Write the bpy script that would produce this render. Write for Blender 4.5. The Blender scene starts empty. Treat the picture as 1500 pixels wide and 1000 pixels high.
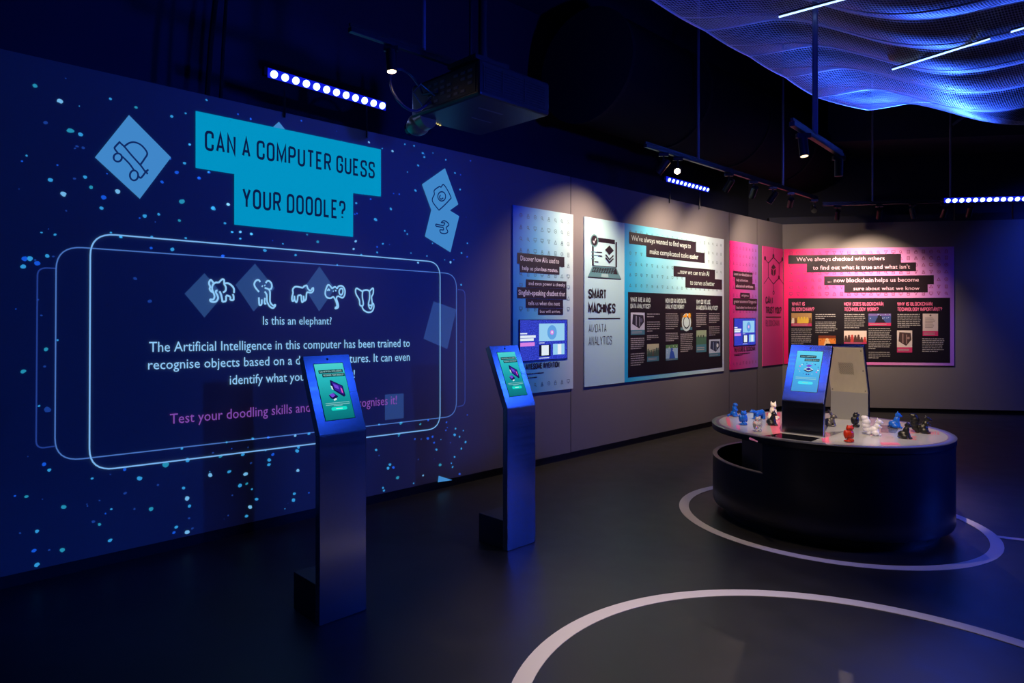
import bpy, bmesh, math, random
from mathutils import Vector, Matrix
random.seed(7)
SC = bpy.context.scene
COL = SC.collection
pi = math.pi

# ------------------------------------------------------------------ colours
def lin(c):
    o = []
    for v in c:
        v = v / 255.0
        o.append(v / 12.92 if v <= 0.04045 else ((v + 0.055) / 1.055) ** 2.4)
    return tuple(o)

# ------------------------------------------------------------------ camera
F, CX, HY, H = 970.0, 680.0, 463.0, 1.55      # focal length, principal point, horizon row, eye height
cam_d = bpy.data.cameras.new('camera')
cam = bpy.data.objects.new('camera', cam_d)
COL.objects.link(cam)
cam_d.sensor_fit = 'HORIZONTAL'
cam_d.sensor_width = 36.0
cam_d.lens = F / 1500.0 * 36.0
cam_d.shift_x = (750 - CX) / 1500.0
cam_d.shift_y = (HY - 500) / 1500.0
cam_d.clip_start = 0.05
cam.location = (0, 0, H)
cam.rotation_euler = (pi / 2, 0, 0)
SC.camera = cam

# ------------------------------------------------------------------ view + world
SC.view_settings.view_transform = 'Standard'
SC.view_settings.look = 'None'
SC.view_settings.gamma = 1.0
SC.view_settings.exposure = 0.0
SC.view_settings.use_curve_mapping = False
w = bpy.data.worlds.new('dark_hall')
SC.world = w
w.use_nodes = True
w.node_tree.nodes['Background'].inputs[0].default_value = (0.05, 0.08, 1.0, 1)
w.node_tree.nodes['Background'].inputs[1].default_value = 0.010

# ------------------------------------------------------------------ frames of the two walls
class Frame:
    def __init__(s, O, ang):
        s.O = Vector(O); s.ang = ang
        s.u = Vector((math.cos(ang), math.sin(ang), 0)); s.n = Vector((math.sin(ang), -math.cos(ang), 0))
    def w(s, a, off=0.0, z=0.0):
        p = s.O + s.u * a + s.n * off
        return Vector((p.x, p.y, z))
    def px(s, x, y):                         # where a sight line meets the wall: (distance along it, height)
        r = (x - CX) / F
        a = (r * s.O.y - s.O.x) / (s.u.x - r * s.u.y)
        Y = s.O.y + s.u.y * a
        return (a, H + (HY - y) * Y / F)
LW = Frame((-2.62, 3.74, 0), math.atan2(.673, .739))
S_CORNER = 10.63
BW = Frame(LW.w(S_CORNER), math.atan2(-.161, .987))
n_, u_ = LW.n, LW.u

# ------------------------------------------------------------------ lights
WARM = (1.0, 0.75, 0.51)
def spot(name, loc, aim, power, col, deg, blend=.6, size=.03):
    d = bpy.data.lights.new(name, 'SPOT'); d.energy = power; d.color = col
    d.spot_size = math.radians(deg); d.spot_blend = blend; d.shadow_soft_size = size
    o = bpy.data.objects.new(name, d); COL.objects.link(o)
    o.location = loc
    o.rotation_euler = (Vector(aim) - Vector(loc)).to_track_quat('-Z', 'Y').to_euler()
    return o
def area(name, loc, aim, power, col, sx, sy, spread=36):
    d = bpy.data.lights.new(name, 'AREA'); d.energy = power; d.color = col
    d.shape = 'RECTANGLE'; d.size = sx; d.size_y = sy; d.spread = math.radians(spread)
    o = bpy.data.objects.new(name, d); COL.objects.link(o)
    o.location = loc
    o.rotation_euler = (Vector(aim) - Vector(loc)).to_track_quat('-Z', 'Y').to_euler()
    return o
# blue projector light across the room onto the long wall
spot('projector_beam', LW.w(1.0, 7.0, 2.3), LW.w(1.3, 0, 1.72), 290, (0.004, 0.085, 1.0), 43, .3, .06)
# blue LED washers, plus added blue lights that have no fixture
area('added_blue_kiosks', (2.7, 2.7, 3.6), (-.6, 3.4, 1.1), .15, (.02, .11, 1.0), .8, .2, 16)  # added light without a fixture, placed to reflect blue in the near kiosk
area('added_blue_second_kiosk', (5.6, 5.0, 3.6), (.35, 4.5, 1.1), .25, (.02, .11, 1.0), 1.0, .2, 12)  # added, narrow beam that only tints the second kiosk
area('added_blue_table_kiosk', (-.1, 4.0, 4.2), (2.4, 4.9, 1.1), .13, (.02, .11, 1.0), .8, .2, 16)  # added so the table kiosk's leaning head reflects blue
spot('led_wash_canopy', (6.6, 9.0, 2.6), (4.8, 6.8, 4.1), 2300, (.035, .12, 1.0), 54, 1, .1)
spot('led_wash_canopy_near', (3.6, 3.4, 2.8), (4.2, 5.2, 4.1), 10, (.02, .10, 1.0), 90, 1, .1)
spot('led_wash_floor', (6.3, 8.9, 3.3), (3.2, 3.9, 0), 110, (.02, .08, 1.0), 44, .6, .7)
spot('led_wash_right', (4.9, 2.6, 4.3), (3.2, 3.3, 0), 60, (.2, .22, 1.0), 50, .7, .1)
area('added_blue_side', (8.2, 3.2, 2.4), (3.0, 4.6, .5), 20, (.02, .08, 1.0), .9, .9, 60)  # added off to the right for blue sheen on steel and table drum
spot('led_wash_backwall', BW.w(4.4, 1.5, 3.9), BW.w(4.8, 0, 1.8), 270, (.02, .07, 1.0), 116, 1, .1)
spot('added_blue_upper', LW.w(3.0, 3.6, 2.6), LW.w(3.6, -.6, 4.2), 190, (.02, .05, 1.0), 120, .9, .1)  # added fill, no lamp there; lifts the dark upper wall and rods
spot('added_blue_panels', LW.w(7.6, 4.5, 3.6), LW.w(8.4, 0, 2.4), 75, (.22, .2, 1.0), 70, 1, .2)  # added blue-violet fill from across the room, tints the panel wall
# warm track spots: exhibits and floor
spot('track_beam_floor', (.85, 2.6, 4.2), (1.1, 2.9, 0), 560, (1, .82, .72), 44, 1, .08)
spot('track_beam_ring', (1.3, 4.3, 4.4), (1.85, 4.95, 0), 210, WARM, 34, 1, .06)
spot('track_beam_aisle', (1.0, 4.2, 4.4), (1.05, 4.3, 0), 90, WARM, 44, 1, .08)
spot('track_beam_table_front', (1.5, 2.5, 4.3), (2.95, 5.25, .8), 950, WARM, 25, .6, .03)

# ------------------------------------------------------------------ materials
def mat(name, rgb, rough=.6, metal=0.0, emit=0.0, spec=.5, noise=None, aniso=0.0, bump=0.0):
    m = bpy.data.materials.new(name); m.use_nodes = True
    nt = m.node_tree; b = nt.nodes['Principled BSDF']
    c = lin(rgb) + (1,)
    b.inputs['Base Color'].default_value = c
    b.inputs['Roughness'].default_value = rough
    b.inputs['Metallic'].default_value = metal
    b.inputs['Specular IOR Level'].default_value = spec
    if emit:
        b.inputs['Base Color'].default_value = (0, 0, 0, 1)
        b.inputs['Specular IOR Level'].default_value = 0.1
        b.inputs['Emission Color'].default_value = c
        b.inputs['Emission Strength'].default_value = emit
    if noise:
        sc, amt, stretch = noise
        tc = nt.nodes.new('ShaderNodeTexCoord'); mp = nt.nodes.new('ShaderNodeMapping')
        mp.inputs['Scale'].default_value = stretch
        nz = nt.nodes.new('ShaderNodeTexNoise'); nz.inputs['Scale'].default_value = sc
        nz.inputs['Detail'].default_value = 5
        nt.links.new(tc.outputs['Object'], mp.inputs[0]); nt.links.new(mp.outputs[0], nz.inputs['Vector'])
        mx = nt.nodes.new('ShaderNodeMix'); mx.data_type = 'RGBA'
        mx.inputs[6].default_value = tuple(v * (1 - amt) for v in c[:3]) + (1,)
        mx.inputs[7].default_value = tuple(min(1, v * (1 + amt)) for v in c[:3]) + (1,)
        nt.links.new(nz.outputs['Fac'], mx.inputs[0]); nt.links.new(mx.outputs[2], b.inputs['Base Color'])
        mr = nt.nodes.new('ShaderNodeMapRange')
        mr.inputs[3].default_value = max(.05, rough - .08); mr.inputs[4].default_value = min(1, rough + .08)
        nt.links.new(nz.outputs['Fac'], mr.inputs[0]); nt.links.new(mr.outputs[0], b.inputs['Roughness'])
        if bump:
            bp = nt.nodes.new('ShaderNodeBump'); bp.inputs['Strength'].default_value = bump
            bp.inputs['Distance'].default_value = .004
            nt.links.new(nz.outputs['Fac'], bp.inputs['Height']); nt.links.new(bp.outputs[0], b.inputs['Normal'])
    return m
def ramp_mat(name, stops, axis=0, emit=0.0, rough=.55, noise=0.0):
    m = bpy.data.materials.new(name); m.use_nodes = True
    nt = m.node_tree; b = nt.nodes['Principled BSDF']
    uv = nt.nodes.new('ShaderNodeUVMap'); sx = nt.nodes.new('ShaderNodeSeparateXYZ')
    nt.links.new(uv.outputs[0], sx.inputs[0])
    r = nt.nodes.new('ShaderNodeValToRGB')
    r.color_ramp.elements[0].position = stops[0][0]; r.color_ramp.elements[0].color = lin(stops[0][1]) + (1,)
    r.color_ramp.elements[1].position = stops[-1][0]; r.color_ramp.elements[1].color = lin(stops[-1][1]) + (1,)
    for p, c in stops[1:-1]:
        e = r.color_ramp.elements.new(p); e.color = lin(c) + (1,)
    src = sx.outputs[axis]
    if noise:
        nz = nt.nodes.new('ShaderNodeTexNoise'); nz.inputs['Scale'].default_value = noise
        nz.inputs['Detail'].default_value = 4
        nt.links.new(uv.outputs[0], nz.inputs['Vector']); src = nz.outputs['Fac']
    nt.links.new(src, r.inputs[0])
    b.inputs['Roughness'].default_value = rough
    if emit:
        b.inputs['Base Color'].default_value = (0, 0, 0, 1)
        nt.links.new(r.outputs[0], b.inputs['Emission Color']); b.inputs['Emission Strength'].default_value = emit
    else:
        nt.links.new(r.outputs[0], b.inputs['Base Color'])
    return m

M = {}
M['wall'] = mat('grey_wall_paint', (120, 114, 117), .75, noise=(3, .03, (1, 1, 1)))
M['dark'] = mat('near_black_paint', (44, 46, 66), .8, noise=(2, .1, (1, 1, 1)))
M['base'] = mat('black_baseboard', (10, 10, 12), .5)
M['seam'] = mat('dark_seam', (52, 48, 54), .8)
M['floor'] = mat('charcoal_vinyl_floor', (44, 43, 42), .42, noise=(5, .3, (1, 1, 1)), bump=.04, spec=.6)
M['line'] = mat('white_floor_line', (222, 214, 214), .55)
M['steel'] = mat('brushed_steel', (156, 158, 168), .24, .86, noise=(14, .12, (.15, 3, 3)))
M['steel_polished'] = mat('polished_brushed_steel', (150, 152, 162), .2, 1.0, noise=(14, .1, (.15, 3, 3)))
M['steel_dk'] = mat('dark_folded_steel', (74, 76, 84), .4, .4)
M['backplate'] = mat('raw_aluminium_plate', (190, 182, 160), .5, .45, noise=(10, .1, (3, 3, .4)))
M['black'] = mat('black_matt', (14, 14, 17), .5)
M['blackm'] = mat('black_powder_coat', (26, 27, 34), .4, .2)
M['rod'] = mat('blue_grey_steel_rod', (120,124,150), .35, .5)
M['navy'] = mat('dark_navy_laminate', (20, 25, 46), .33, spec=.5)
M['rim'] = mat('dark_grey_rim', (86, 86, 92), .35)
M['tabletop'] = mat('pale_grey_glossy_top', (176, 178, 176), .12, spec=.6)
M['pinkmark'] = mat('pink_mark', (238, 120, 140), .14)
M['greypatch'] = mat('mid_grey_patch', (110, 108, 112), .14)  # used for a painted soft shadow and another grey patch
M['topshadow'] = mat('painted_shadow', (12, 12, 15), .14)  # tone of the kiosk shadow painted on the tabletop
M['lens'] = mat('lit_lamp_lens', (255, 214, 160), emit=14)
M['lens_dim'] = mat('side_lit_lamp_lens', (255, 224, 180), emit=2.2)
M['led'] = mat('blue_white_led', (135, 165, 255), emit=7)
M['led_halo'] = mat('painted_blue_halo', (14, 24, 215), emit=1.0)  # glow painted in for the blue halo around the LEDs
M['strip'] = mat('white_blue_light_line', (170, 205, 255), emit=2.2)
M['ink'] = mat('dark_plum_ink', (38, 26, 38), .5)
M['ink2'] = mat('near_black_panel_print', (22, 16, 28), .5)
M['white_ink'] = mat('white_ink', (235, 232, 235), .6)
M['pale_ink'] = mat('pale_ink', (205, 225, 222), .6)
M['pink_ink'] = mat('pink_ink', (232, 110, 160), .6)
M['pale_pink_ink'] = mat('pale_pink_ink', (244, 196, 226), .6)
M['grey_ink'] = mat('grey_ink', (170, 165, 170), .6)
M['icon_teal'] = mat('icon_teal_grey', (78, 122, 128), .6)
M['icon_pink'] = mat('icon_plum', (150, 52, 110), .6)
M['cap_teal'] = mat('caption_teal', (70, 128, 150), .6)
M['cap_pink'] = mat('caption_pink', (200, 50, 110), .6)

# ------------------------------------------------------------------ mesh helpers
def link(me, name, material, parent=None, smooth=False):
    mats = material if isinstance(material, (list, tuple)) else [material]
    for mm in mats: me.materials.append(mm)
    if smooth:
        for p in me.polygons: p.use_smooth = True
    o = bpy.data.objects.new(name, me); COL.objects.link(o)
    if parent: o.parent = parent
    return o
class MB:
    def __init__(s): s.v = []; s.f = []; s.mi = []; s.k = 0
    def add(s, vs, fs):
        b = len(s.v); s.v += [tuple(v) for v in vs]
        s.f += [tuple(i + b for i in f) for f in fs]; s.mi += [s.k] * len(fs)
    def box(s, lo, hi, m=None):
        x0, y0, z0 = lo; x1, y1, z1 = hi
        vs = [Vector(p) for p in ((x0,y0,z0),(x1,y0,z0),(x1,y1,z0),(x0,y1,z0),(x0,y0,z1),(x1,y0,z1),(x1,y1,z1),(x0,y1,z1))]
        if m: vs = [m @ v for v in vs]
        s.add(vs, [(3,2,1,0),(4,5,6,7),(0,1,5,4),(1,2,6,5),(2,3,7,6),(3,0,4,7)])
    def beam(s, p0, p1, wd, hg):              # box along p0-p1
        p0, p1 = Vector(p0), Vector(p1); d = (p1 - p0); L = d.length; d.normalize()
        side = d.cross(Vector((0,0,1)))
        side = side.normalized() if side.length > 1e-4 else Vector((1,0,0)); up = side.cross(d)
        vs = []
        for e in (p0, p1):
            for a, b in ((-1,-1),(1,-1),(1,1),(-1,1)): vs.append(e + side * a * wd / 2 + up * b * hg / 2)
        s.add(vs, [(0,1,2,3),(7,6,5,4),(0,4,5,1),(1,5,6,2),(2,6,7,3),(3,7,4,0)])
    def cyl(s, p0, p1, r, n=20, r2=None, cap=True):
        p0, p1 = Vector(p0), Vector(p1); d = (p1 - p0).normalized(); r2 = r if r2 is None else r2
        a = d.orthogonal().normalized(); b = d.cross(a)
        vs = [p0 + (a * math.cos(t) + b * math.sin(t)) * r for t in [2*pi*i/n for i in range(n)]]
        vs += [p1 + (a * math.cos(t) + b * math.sin(t)) * r2 for t in [2*pi*i/n for i in range(n)]]
        fs = [(i, (i+1) % n, n + (i+1) % n, n + i) for i in range(n)]
        if cap: fs += [tuple(range(n))[::-1], tuple(range(n, 2*n))]
        s.add(vs, fs)
    def tube(s, pts, r, n=8):
        pts = [Vector(p) for p in pts]; rings = []
        t0 = (pts[1] - pts[0]).normalized(); a = t0.orthogonal().normalized()
        for i, p in enumerate(pts):
            t = (pts[min(i+1, len(pts)-1)] - pts[max(i-1, 0)]).normalized()
            a = (a - t * a.dot(t)).normalized(); b = t.cross(a)
            rings.append([p + (a * math.cos(2*pi*k/n) + b * math.sin(2*pi*k/n)) * r for k in range(n)])
        vs = [v for rg in rings for v in rg]; fs = []
        for i in range(len(pts) - 1):
            for k in range(n): fs.append((i*n+k, i*n+(k+1)%n, (i+1)*n+(k+1)%n, (i+1)*n+k))
        fs += [tuple(range(n))[::-1], tuple(range((len(pts)-1)*n, len(pts)*n))]
        s.add(vs, fs)
    def lathe(s, prof, n=64, c=(0,0), close=False):
        m = len(prof); vs = []
        for i in range(n):
            t = 2*pi*i/n
            for r, z in prof: vs.append((c[0] + r*math.cos(t), c[1] + r*math.sin(t), z))
        fs = []
        for i in range(n):
            j = (i+1) % n
            for k in range(m - (0 if close else 1)):
                k2 = (k+1) % m
                fs.append((i*m+k, j*m+k, j*m+k2, i*m+k2))
        s.add(vs, fs)
    def ell(s, c, r, rot=None, nu=16, nv=10):
        R = rot or Matrix.Identity(3); c = Vector(c); vs = [c + R @ Vector((0,0,-r[2]))]
        for i in range(1, nv):
            p = -pi/2 + pi*i/nv
            for k in range(nu):
                t = 2*pi*k/nu
                vs.append(c + R @ Vector((r[0]*math.cos(p)*math.cos(t), r[1]*math.cos(p)*math.sin(t), r[2]*math.sin(p))))
        vs.append(c + R @ Vector((0,0,r[2]))); N = len(vs) - 1; fs = []
        for k in range(nu):
            k2 = (k+1) % nu
            fs.append((0, 1+k2, 1+k)); fs.append((N, N-nu+k, N-nu+k2))
            for i in range(nv - 2): fs.append((1+i*nu+k, 1+i*nu+k2, 1+(i+1)*nu+k2, 1+(i+1)*nu+k))
        s.add(vs, fs)
    def build(s, name, material, parent=None, smooth=False, bevel=0.0):
        me = bpy.data.meshes.new(name); me.from_pydata(s.v, [], s.f); me.update()
        o = link(me, name, material, parent, smooth)
        if isinstance(material, (list, tuple)):
            for p, i in zip(me.polygons, s.mi): p.material_index = i
        if bevel:
            b = o.modifiers.new('bevel', 'BEVEL'); b.width = bevel; b.segments = 2; b.limit_method = 'ANGLE'
        if smooth:
            try: me.set_sharp_from_angle(angle=math.radians(40))
            except Exception: pass
        return o
def tag(o, label, cat, group=None):
    o['label'] = label; o['category'] = cat
    if group: o['group'] = group
    return o
def struct(o):
    o['kind'] = 'structure'; return o
def thing(name, label, cat, loc=(0,0,0), rotz=0.0, group=None):
    o = bpy.data.objects.new(name, None); COL.objects.link(o)
    o.location = loc; o.rotation_euler = (0, 0, rotz); o.empty_display_size = .1
    return tag(o, label, cat, group)
def flat(name, polys, fn, material, parent, off=0.0):
    """printed or luminous 2-D shapes laid on a surface; fn(x, y, off) gives the place; polys may be (poly, slot)"""
    vs, fs, mi, uv = [], [], [], []
    pl = [p if isinstance(p[0][0], (tuple, list)) else (p, 0) for p in polys]
    xs = [q[0] for p, _ in pl for q in p]; ys = [q[1] for p, _ in pl for q in p]
    x0, x1, y0, y1 = min(xs), max(xs), min(ys), max(ys)
    multi = isinstance(material, (list, tuple)) and len(pl) < 160
    for ip, (p, slot) in enumerate(pl):
        b = len(vs)
        vs += [tuple(fn(q[0], q[1], off + (ip*5e-5 if multi else 0))) for q in p]
        uv += [((q[0]-x0)/max(1e-6, x1-x0), (q[1]-y0)/max(1e-6, y1-y0)) for q in p]
        fs.append(tuple(range(b, b + len(p)))); mi.append(slot)
    me = bpy.data.meshes.new(name); me.from_pydata(vs, [], fs)
    ul = me.uv_layers.new(name='UVMap')
    for l in me.loops: ul.data[l.index].uv = uv[l.vertex_index]
    for p, i in zip(me.polygons, mi): p.material_index = i
    me.update()
    return link(me, name, material, parent)
def rect(x0, y0, x1, y1): return [(x0, y0), (x1, y0), (x1, y1), (x0, y1)]
def disc(cx, cy, rx, ry=None, n=20):
    ry = ry or rx
    return [(cx + rx*math.cos(2*pi*i/n), cy + ry*math.sin(2*pi*i/n)) for i in range(n)]
def rrect(x0, y0, x1, y1, r, n=6):
    o = []
    for cx, cy, a in ((x1-r, y1-r, 0), (x0+r, y1-r, pi/2), (x0+r, y0+r, pi), (x1-r, y0+r, 1.5*pi)):
        o += [(cx + r*math.cos(a + pi/2*i/n), cy + r*math.sin(a + pi/2*i/n)) for i in range(n+1)]
    return o
def ribbon(pts, wd, closed=False):
    """stroke of constant width along a 2-D polyline -> list of quads"""
    P = [Vector((p[0], p[1])) for p in pts]
    Q = [P[0]]
    for p in P[1:]:
        if (p - Q[-1]).length > 1e-7: Q.append(p)
    if closed and (Q[0] - Q[-1]).length < 1e-7: Q.pop()
    P = Q; n = len(P)
    if n < 2: return []
    L, R = [], []
    for i in range(n):
        a = P[i-1] if (i > 0 or closed) else None
        b = P[(i+1) % n] if (i < n-1 or closed) else None
        d1 = (P[i] - a).normalized() if a is not None else None
        d2 = (b - P[i]).normalized() if b is not None else None
        d1 = d1 or d2; d2 = d2 or d1
        n1 = Vector((-d1.y, d1.x)); n2 = Vector((-d2.y, d2.x)); m = n1 + n2
        m = m.normalized() if m.length > 1e-4 else n1
        k = wd / 2 / max(.35, m.dot(n1))
        L.append(P[i] + m * k); R.append(P[i] - m * k)
    o = []
    for i in range(n if closed else n-1):
        j = (i+1) % n
        o.append([tuple(R[i]), tuple(R[j]), tuple(L[j]), tuple(L[i])])
    return o
def fillet(pts, r, n=5):
    o = [pts[0]]
    for i in range(1, len(pts)-1):
        p = Vector(pts[i]); a = Vector(pts[i-1]) - p; b = Vector(pts[i+1]) - p
        k = min(r, a.length*.5, b.length*.5)
        s, e = p + a.normalized()*k, p + b.normalized()*k
        for j in range(n+1):
            t = j / n
            q = s*(1-t)**2 + p*2*t*(1-t) + e*t*t
            o.append((q.x, q.y))
    o.append(pts[-1]); return o
def smooth_line(pts, sub=4):
    P = [Vector(p) for p in pts]; o = []
    for i in range(len(P)-1):
        p0, p1, p2, p3 = P[max(0,i-1)], P[i], P[i+1], P[min(len(P)-1,i+2)]
        for j in range(sub):
            t = j/sub
            q = .5*((2*p1) + (p2-p0)*t + (2*p0-5*p1+4*p2-p3)*t*t + (3*p1-p0-3*p2+p3)*t**3)
            o.append((q.x, q.y))
    o.append(tuple(P[-1])); return o

# ------------------------------------------------------------------ tall narrow capitals (drawn as strokes)
W_ = .40
def glyph(ch):
    w = W_; a = lambda *p: ('r', list(p)); l = lambda *p: ('l', list(p))
    G = {
     'A': (w, [l((0,0),(w/2,1),(w,0)), l((.07,.27),(w-.07,.27))]),
     'B': (w, [a((0,.52),(0,1),(0,1),(w,1),(w,.52),(0,.52)), a((0,.52),(w,.52),(w,0),(0,0),(0,.52))]),
     'C': (w, [a((w,.68),(w,1),(0,1),(0,0),(w,0),(w,.32))]),
     'D': (w, [a((0,0),(0,1),(w,1),(w,0),(0,0),(0,.02))]),
     'E': (w*.85, [l((w*.85,1),(0,1),(0,0),(w*.85,0)), l((0,.51),(w*.7,.51))]),
     'F': (w*.8, [l((w*.8,1),(0,1),(0,0)), l((0,.51),(w*.7,.51))]),
     'G': (w, [a((w,.68),(w,1),(0,1),(0,0),(w,0),(w,.48)), l((w,.48),(w*.55,.48))]),
     'H': (w, [l((0,0),(0,1)), l((w,0),(w,1)), l((0,.51),(w,.51))]),
     'I': (0, [l((0,0),(0,1))]),
     'J': (w*.8, [a((w*.8,1),(w*.8,0),(0,0),(0,.25))]),
     'K': (w, [l((0,0),(0,1)), l((w,1),(0,.42)), l((.12,.55),(w,0))]),
     'L': (w*.8, [l((0,1),(0,0),(w*.8,0))]),
     'M': (w*1.35, [l((0,0),(0,1),(w*.675,.15),(w*1.35,1),(w*1.35,0))]),
     'N': (w, [l((0,0),(0,1),(w,0),(w,1))]),
     'O': (w, [a((0,.5),(0,1),(w,1),(w,0),(0,0),(0,.5))]),
     'P': (w, [l((0,0),(0,1)), a((0,1),(w,1),(w,.45),(0,.45))]),
     'Q': (w, [a((0,.5),(0,1),(w,1),(w,0),(0,0),(0,.5)), l((w*.6,.2),(w*1.1,-.06))]),
     'R': (w, [l((0,0),(0,1)), a((0,1),(w,1),(w,.48),(0,.48)), l((w*.55,.48),(w,0))]),
     'S': (w, [a((w,.72),(w,1),(0,1),(0,.55),(w,.45),(w,0),(0,0),(0,.28))]),
     'T': (w, [l((0,1),(w,1)), l((w/2,1),(w/2,0))]),
     'U': (w, [a((0,1),(0,0),(w,0),(w,1))]),
     'V': (w, [l((0,1),(w/2,0),(w,1))]),
     'W': (w*1.5, [l((0,1),(w*.375,0),(w*.75,1),(w*1.125,0),(w*1.5,1))]),
     'X': (w, [l((0,0),(w,1)), l((0,1),(w,0))]),
     'Y': (w, [l((0,1),(w/2,.42),(w,1)), l((w/2,.42),(w/2,0))]),
     '?': (w*.9, [a((0,.72),(0,1),(w*.9,1),(w*.9,.55),(w*.45,.45),(w*.45,.25)), l((w*.45,.1),(w*.45,0))]),
     '/': (w*.9, [l((0,0),(w*.9,1))]),
     '.': (0, [l((0,.1),(0,0))]),
    }
    return G.get(ch)
def caps(txt, wt=.135, track=.27):
    """-> polygons, width; height 1"""
    x = 0; out = []; k = 1 - wt
    for ch in txt:
        if ch == ' ': x += .27; continue
        g = glyph(ch)
        if not g: continue
        gw, strokes = g
        for kind, pts in strokes:
            pts = [(x + p[0], wt/2 + p[1]*k) for p in pts]
            if kind == 'r': pts = fillet(pts, .21)
            out += ribbon(pts, wt)
        x += gw + track
    return out, x - track
# ------------------------------------------------------------------ lower-case print from the built-in font
_fc = {}
def font_polys(txt, bold=False):
    key = (txt, bold)
    if key in _fc: return _fc[key]
    c = bpy.data.curves.new('print', 'FONT'); c.body = txt; c.size = 1.0; c.resolution_u = 2
    c.offset = .012 if bold else 0.0
    o = bpy.data.objects.new('print', c); COL.objects.link(o)
    dg = bpy.context.evaluated_depsgraph_get()
    me = o.evaluated_get(dg).to_mesh()
    polys = [[(me.vertices[i].co.x, me.vertices[i].co.y) for i in p.vertices] for p in me.polygons]
    o.evaluated_get(dg).to_mesh_clear()
    bpy.data.objects.remove(o); bpy.data.curves.remove(c)
    xs = [q[0] for p in polys for q in p] or [0, 1]
    _fc[key] = (polys, min(xs), max(xs)); return _fc[key]
_cap = None
def sentence(segs):
    """segs: text or list of (text, bold) -> polygons with cap height 1, width"""
    global _cap
    if _cap is None:
        p, _, _ = font_polys('H'); _cap = max(q[1] for a in p for q in a)
    if isinstance(segs, str): segs = [(segs, False)]
    x = 0; out = []
    for t, b in segs:
        p, x0, x1 = font_polys(t, b)
        out += [[((q[0]-x0+x)/_cap, q[1]/_cap) for q in a] for a in p]
        x += x1 - x0 + .25
    return out, (x - .25)/_cap
def fit(polys_w, bl, br, tl, tr):
    """stretch unit-height lettering into a four-sided area"""
    polys, wd = polys_w
    def f(p):
        a, b = p[0]/wd, p[1]
        lo = (bl[0]+(br[0]-bl[0])*a, bl[1]+(br[1]-bl[1])*a); hi = (tl[0]+(tr[0]-tl[0])*a, tl[1]+(tr[1]-tl[1])*a)
        return (lo[0]+(hi[0]-lo[0])*b, lo[1]+(hi[1]-lo[1])*b)
    return [[f(q) for q in p] for p in polys]

# ================================================================== SETTING
# floor
b = MB(); b.box((-9, -4, -.1), (12, 15, 0)); struct(b.build('floor', M['floor']))
b = MB(); b.box((-9, -4, 5.2), (12, 15, 5.3)); struct(b.build('ceiling', M['dark']))
WT, BB = 3.06, .077
def wallbox(fr, s0, s1, off0, off1, z0, z1):
    m = Matrix.Translation(fr.O) @ Matrix.Rotation(fr.ang, 4, 'Z')
    b = MB(); b.box((s0, -off1, z0), (s1, -off0, z1), m); return b
struct(wallbox(LW, -6, S_CORNER, -.15, 0, BB, WT).build('wall_left', M['wall']))
struct(wallbox(BW, 0, 7, -.15, 0, BB, WT).build('wall_back', M['wall']))
struct(wallbox(LW, -6, S_CORNER-.02, -.15, -.02, 0, BB).build('baseboard_left', M['base']))
struct(wallbox(BW, 0, 7, -.15, -.02, 0, BB).build('baseboard_back', M['base']))
struct(wallbox(LW, -7, S_CORNER+.6, -.95, -.8, 0, 5.2).build('wall_upper_left', M['dark']))
struct(wallbox(BW, -.6, 8, -1.1, -.9, 0, 5.2).build('wall_upper_back', M['dark']))
# fascia over the back partition (dark bulkhead)
struct(wallbox(BW, -.2, 7, -.14, -.03, WT, WT+.12).build('trim_1', M['dark']))
struct(wallbox(BW, .5, 7, -.6, .55, 4.25, 5.15).build('trim_2', M['dark']))
k = 3
for xx in (836, 1068, 1109):
    s = LW.px(xx, 400)[0]
    struct(wallbox(LW, s-.004, s+.004, 0, .002, BB, WT).build('trim_%d' % k, M['seam'])); k += 1

# painted rings on the floor
def ring(cx, cy, r0, r1, a0=0, a1=2*pi, n=128):
    m = MB(); vs = []; fs = []
    for i in range(n+1):
        t = a0 + (a1-a0)*i/n
        for r in (r0, r1):
            vs.append((cx+r*math.cos(t), cy+r*math.sin(t), .0005)); vs.append((cx+r*math.cos(t), cy+r*math.sin(t), .003))
    for i in range(n):
        p, q = i*4, i*4+4
        fs += [(p+1,p+3,q+3,q+1), (p+3,p+2,q+2,q+3), (p,p+1,q+1,q)]
    m.add(vs, fs); return m
TC = (2.78, 5.10)
RC2 = (1.525, 2.355)
tag(ring(TC[0], TC[1], .995, 1.07).build('floor_ring', M['line']), 'white ring painted on the floor around the round table', 'floor marking', 'white floor lines')
tag(ring(RC2[0], RC2[1], 1.315, 1.397).build('floor_ring', M['line']), 'large empty white ring on the floor in the foreground, nothing standing in it', 'floor marking', 'white floor lines')
tag(ring(4.28, 5.57, 1.035, 1.09, math.radians(240), math.radians(300)).build('floor_line', M['line']), 'short white floor line running off to the right from the table ring', 'floor marking', 'white floor lines')

# ================================================================== PROJECTED PICTURE on the long wall
LPX = LW.px
p0 = LPX(390, 840)
proj = thing('projected_picture', 'blue projected picture with turquoise title and doodle elephants on the long wall', 'projection', LW.w(1.7, .004, BB), LW.ang)
def onwall(x, y, off): return Vector((x - 1.7, -off, y - BB))
def PX(pts): return [LPX(*p) for p in pts]
def glow(name, rgb, s=1.0): return mat(name, rgb, emit=s)
E_ban = glow('projected_turquoise', (0, 146, 194)); E_title = glow('projected_dark_letters', (8, 22, 66))
E_card = glow('projected_card_blue', (64, 134, 200)); E_pen = glow('projected_pen_line', (14, 40, 96))
E_ghost = glow('projected_faint_card', (36, 66, 104), .9); E_ghost2 = glow('projected_fainter_card', (32, 60, 104), .75)
E_lineA = glow('projected_bright_line', (120, 178, 238)); E_lineB = glow('projected_mid_line', (74, 118, 190)); E_lineC = glow('projected_faint_line', (32, 58, 130))
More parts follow.
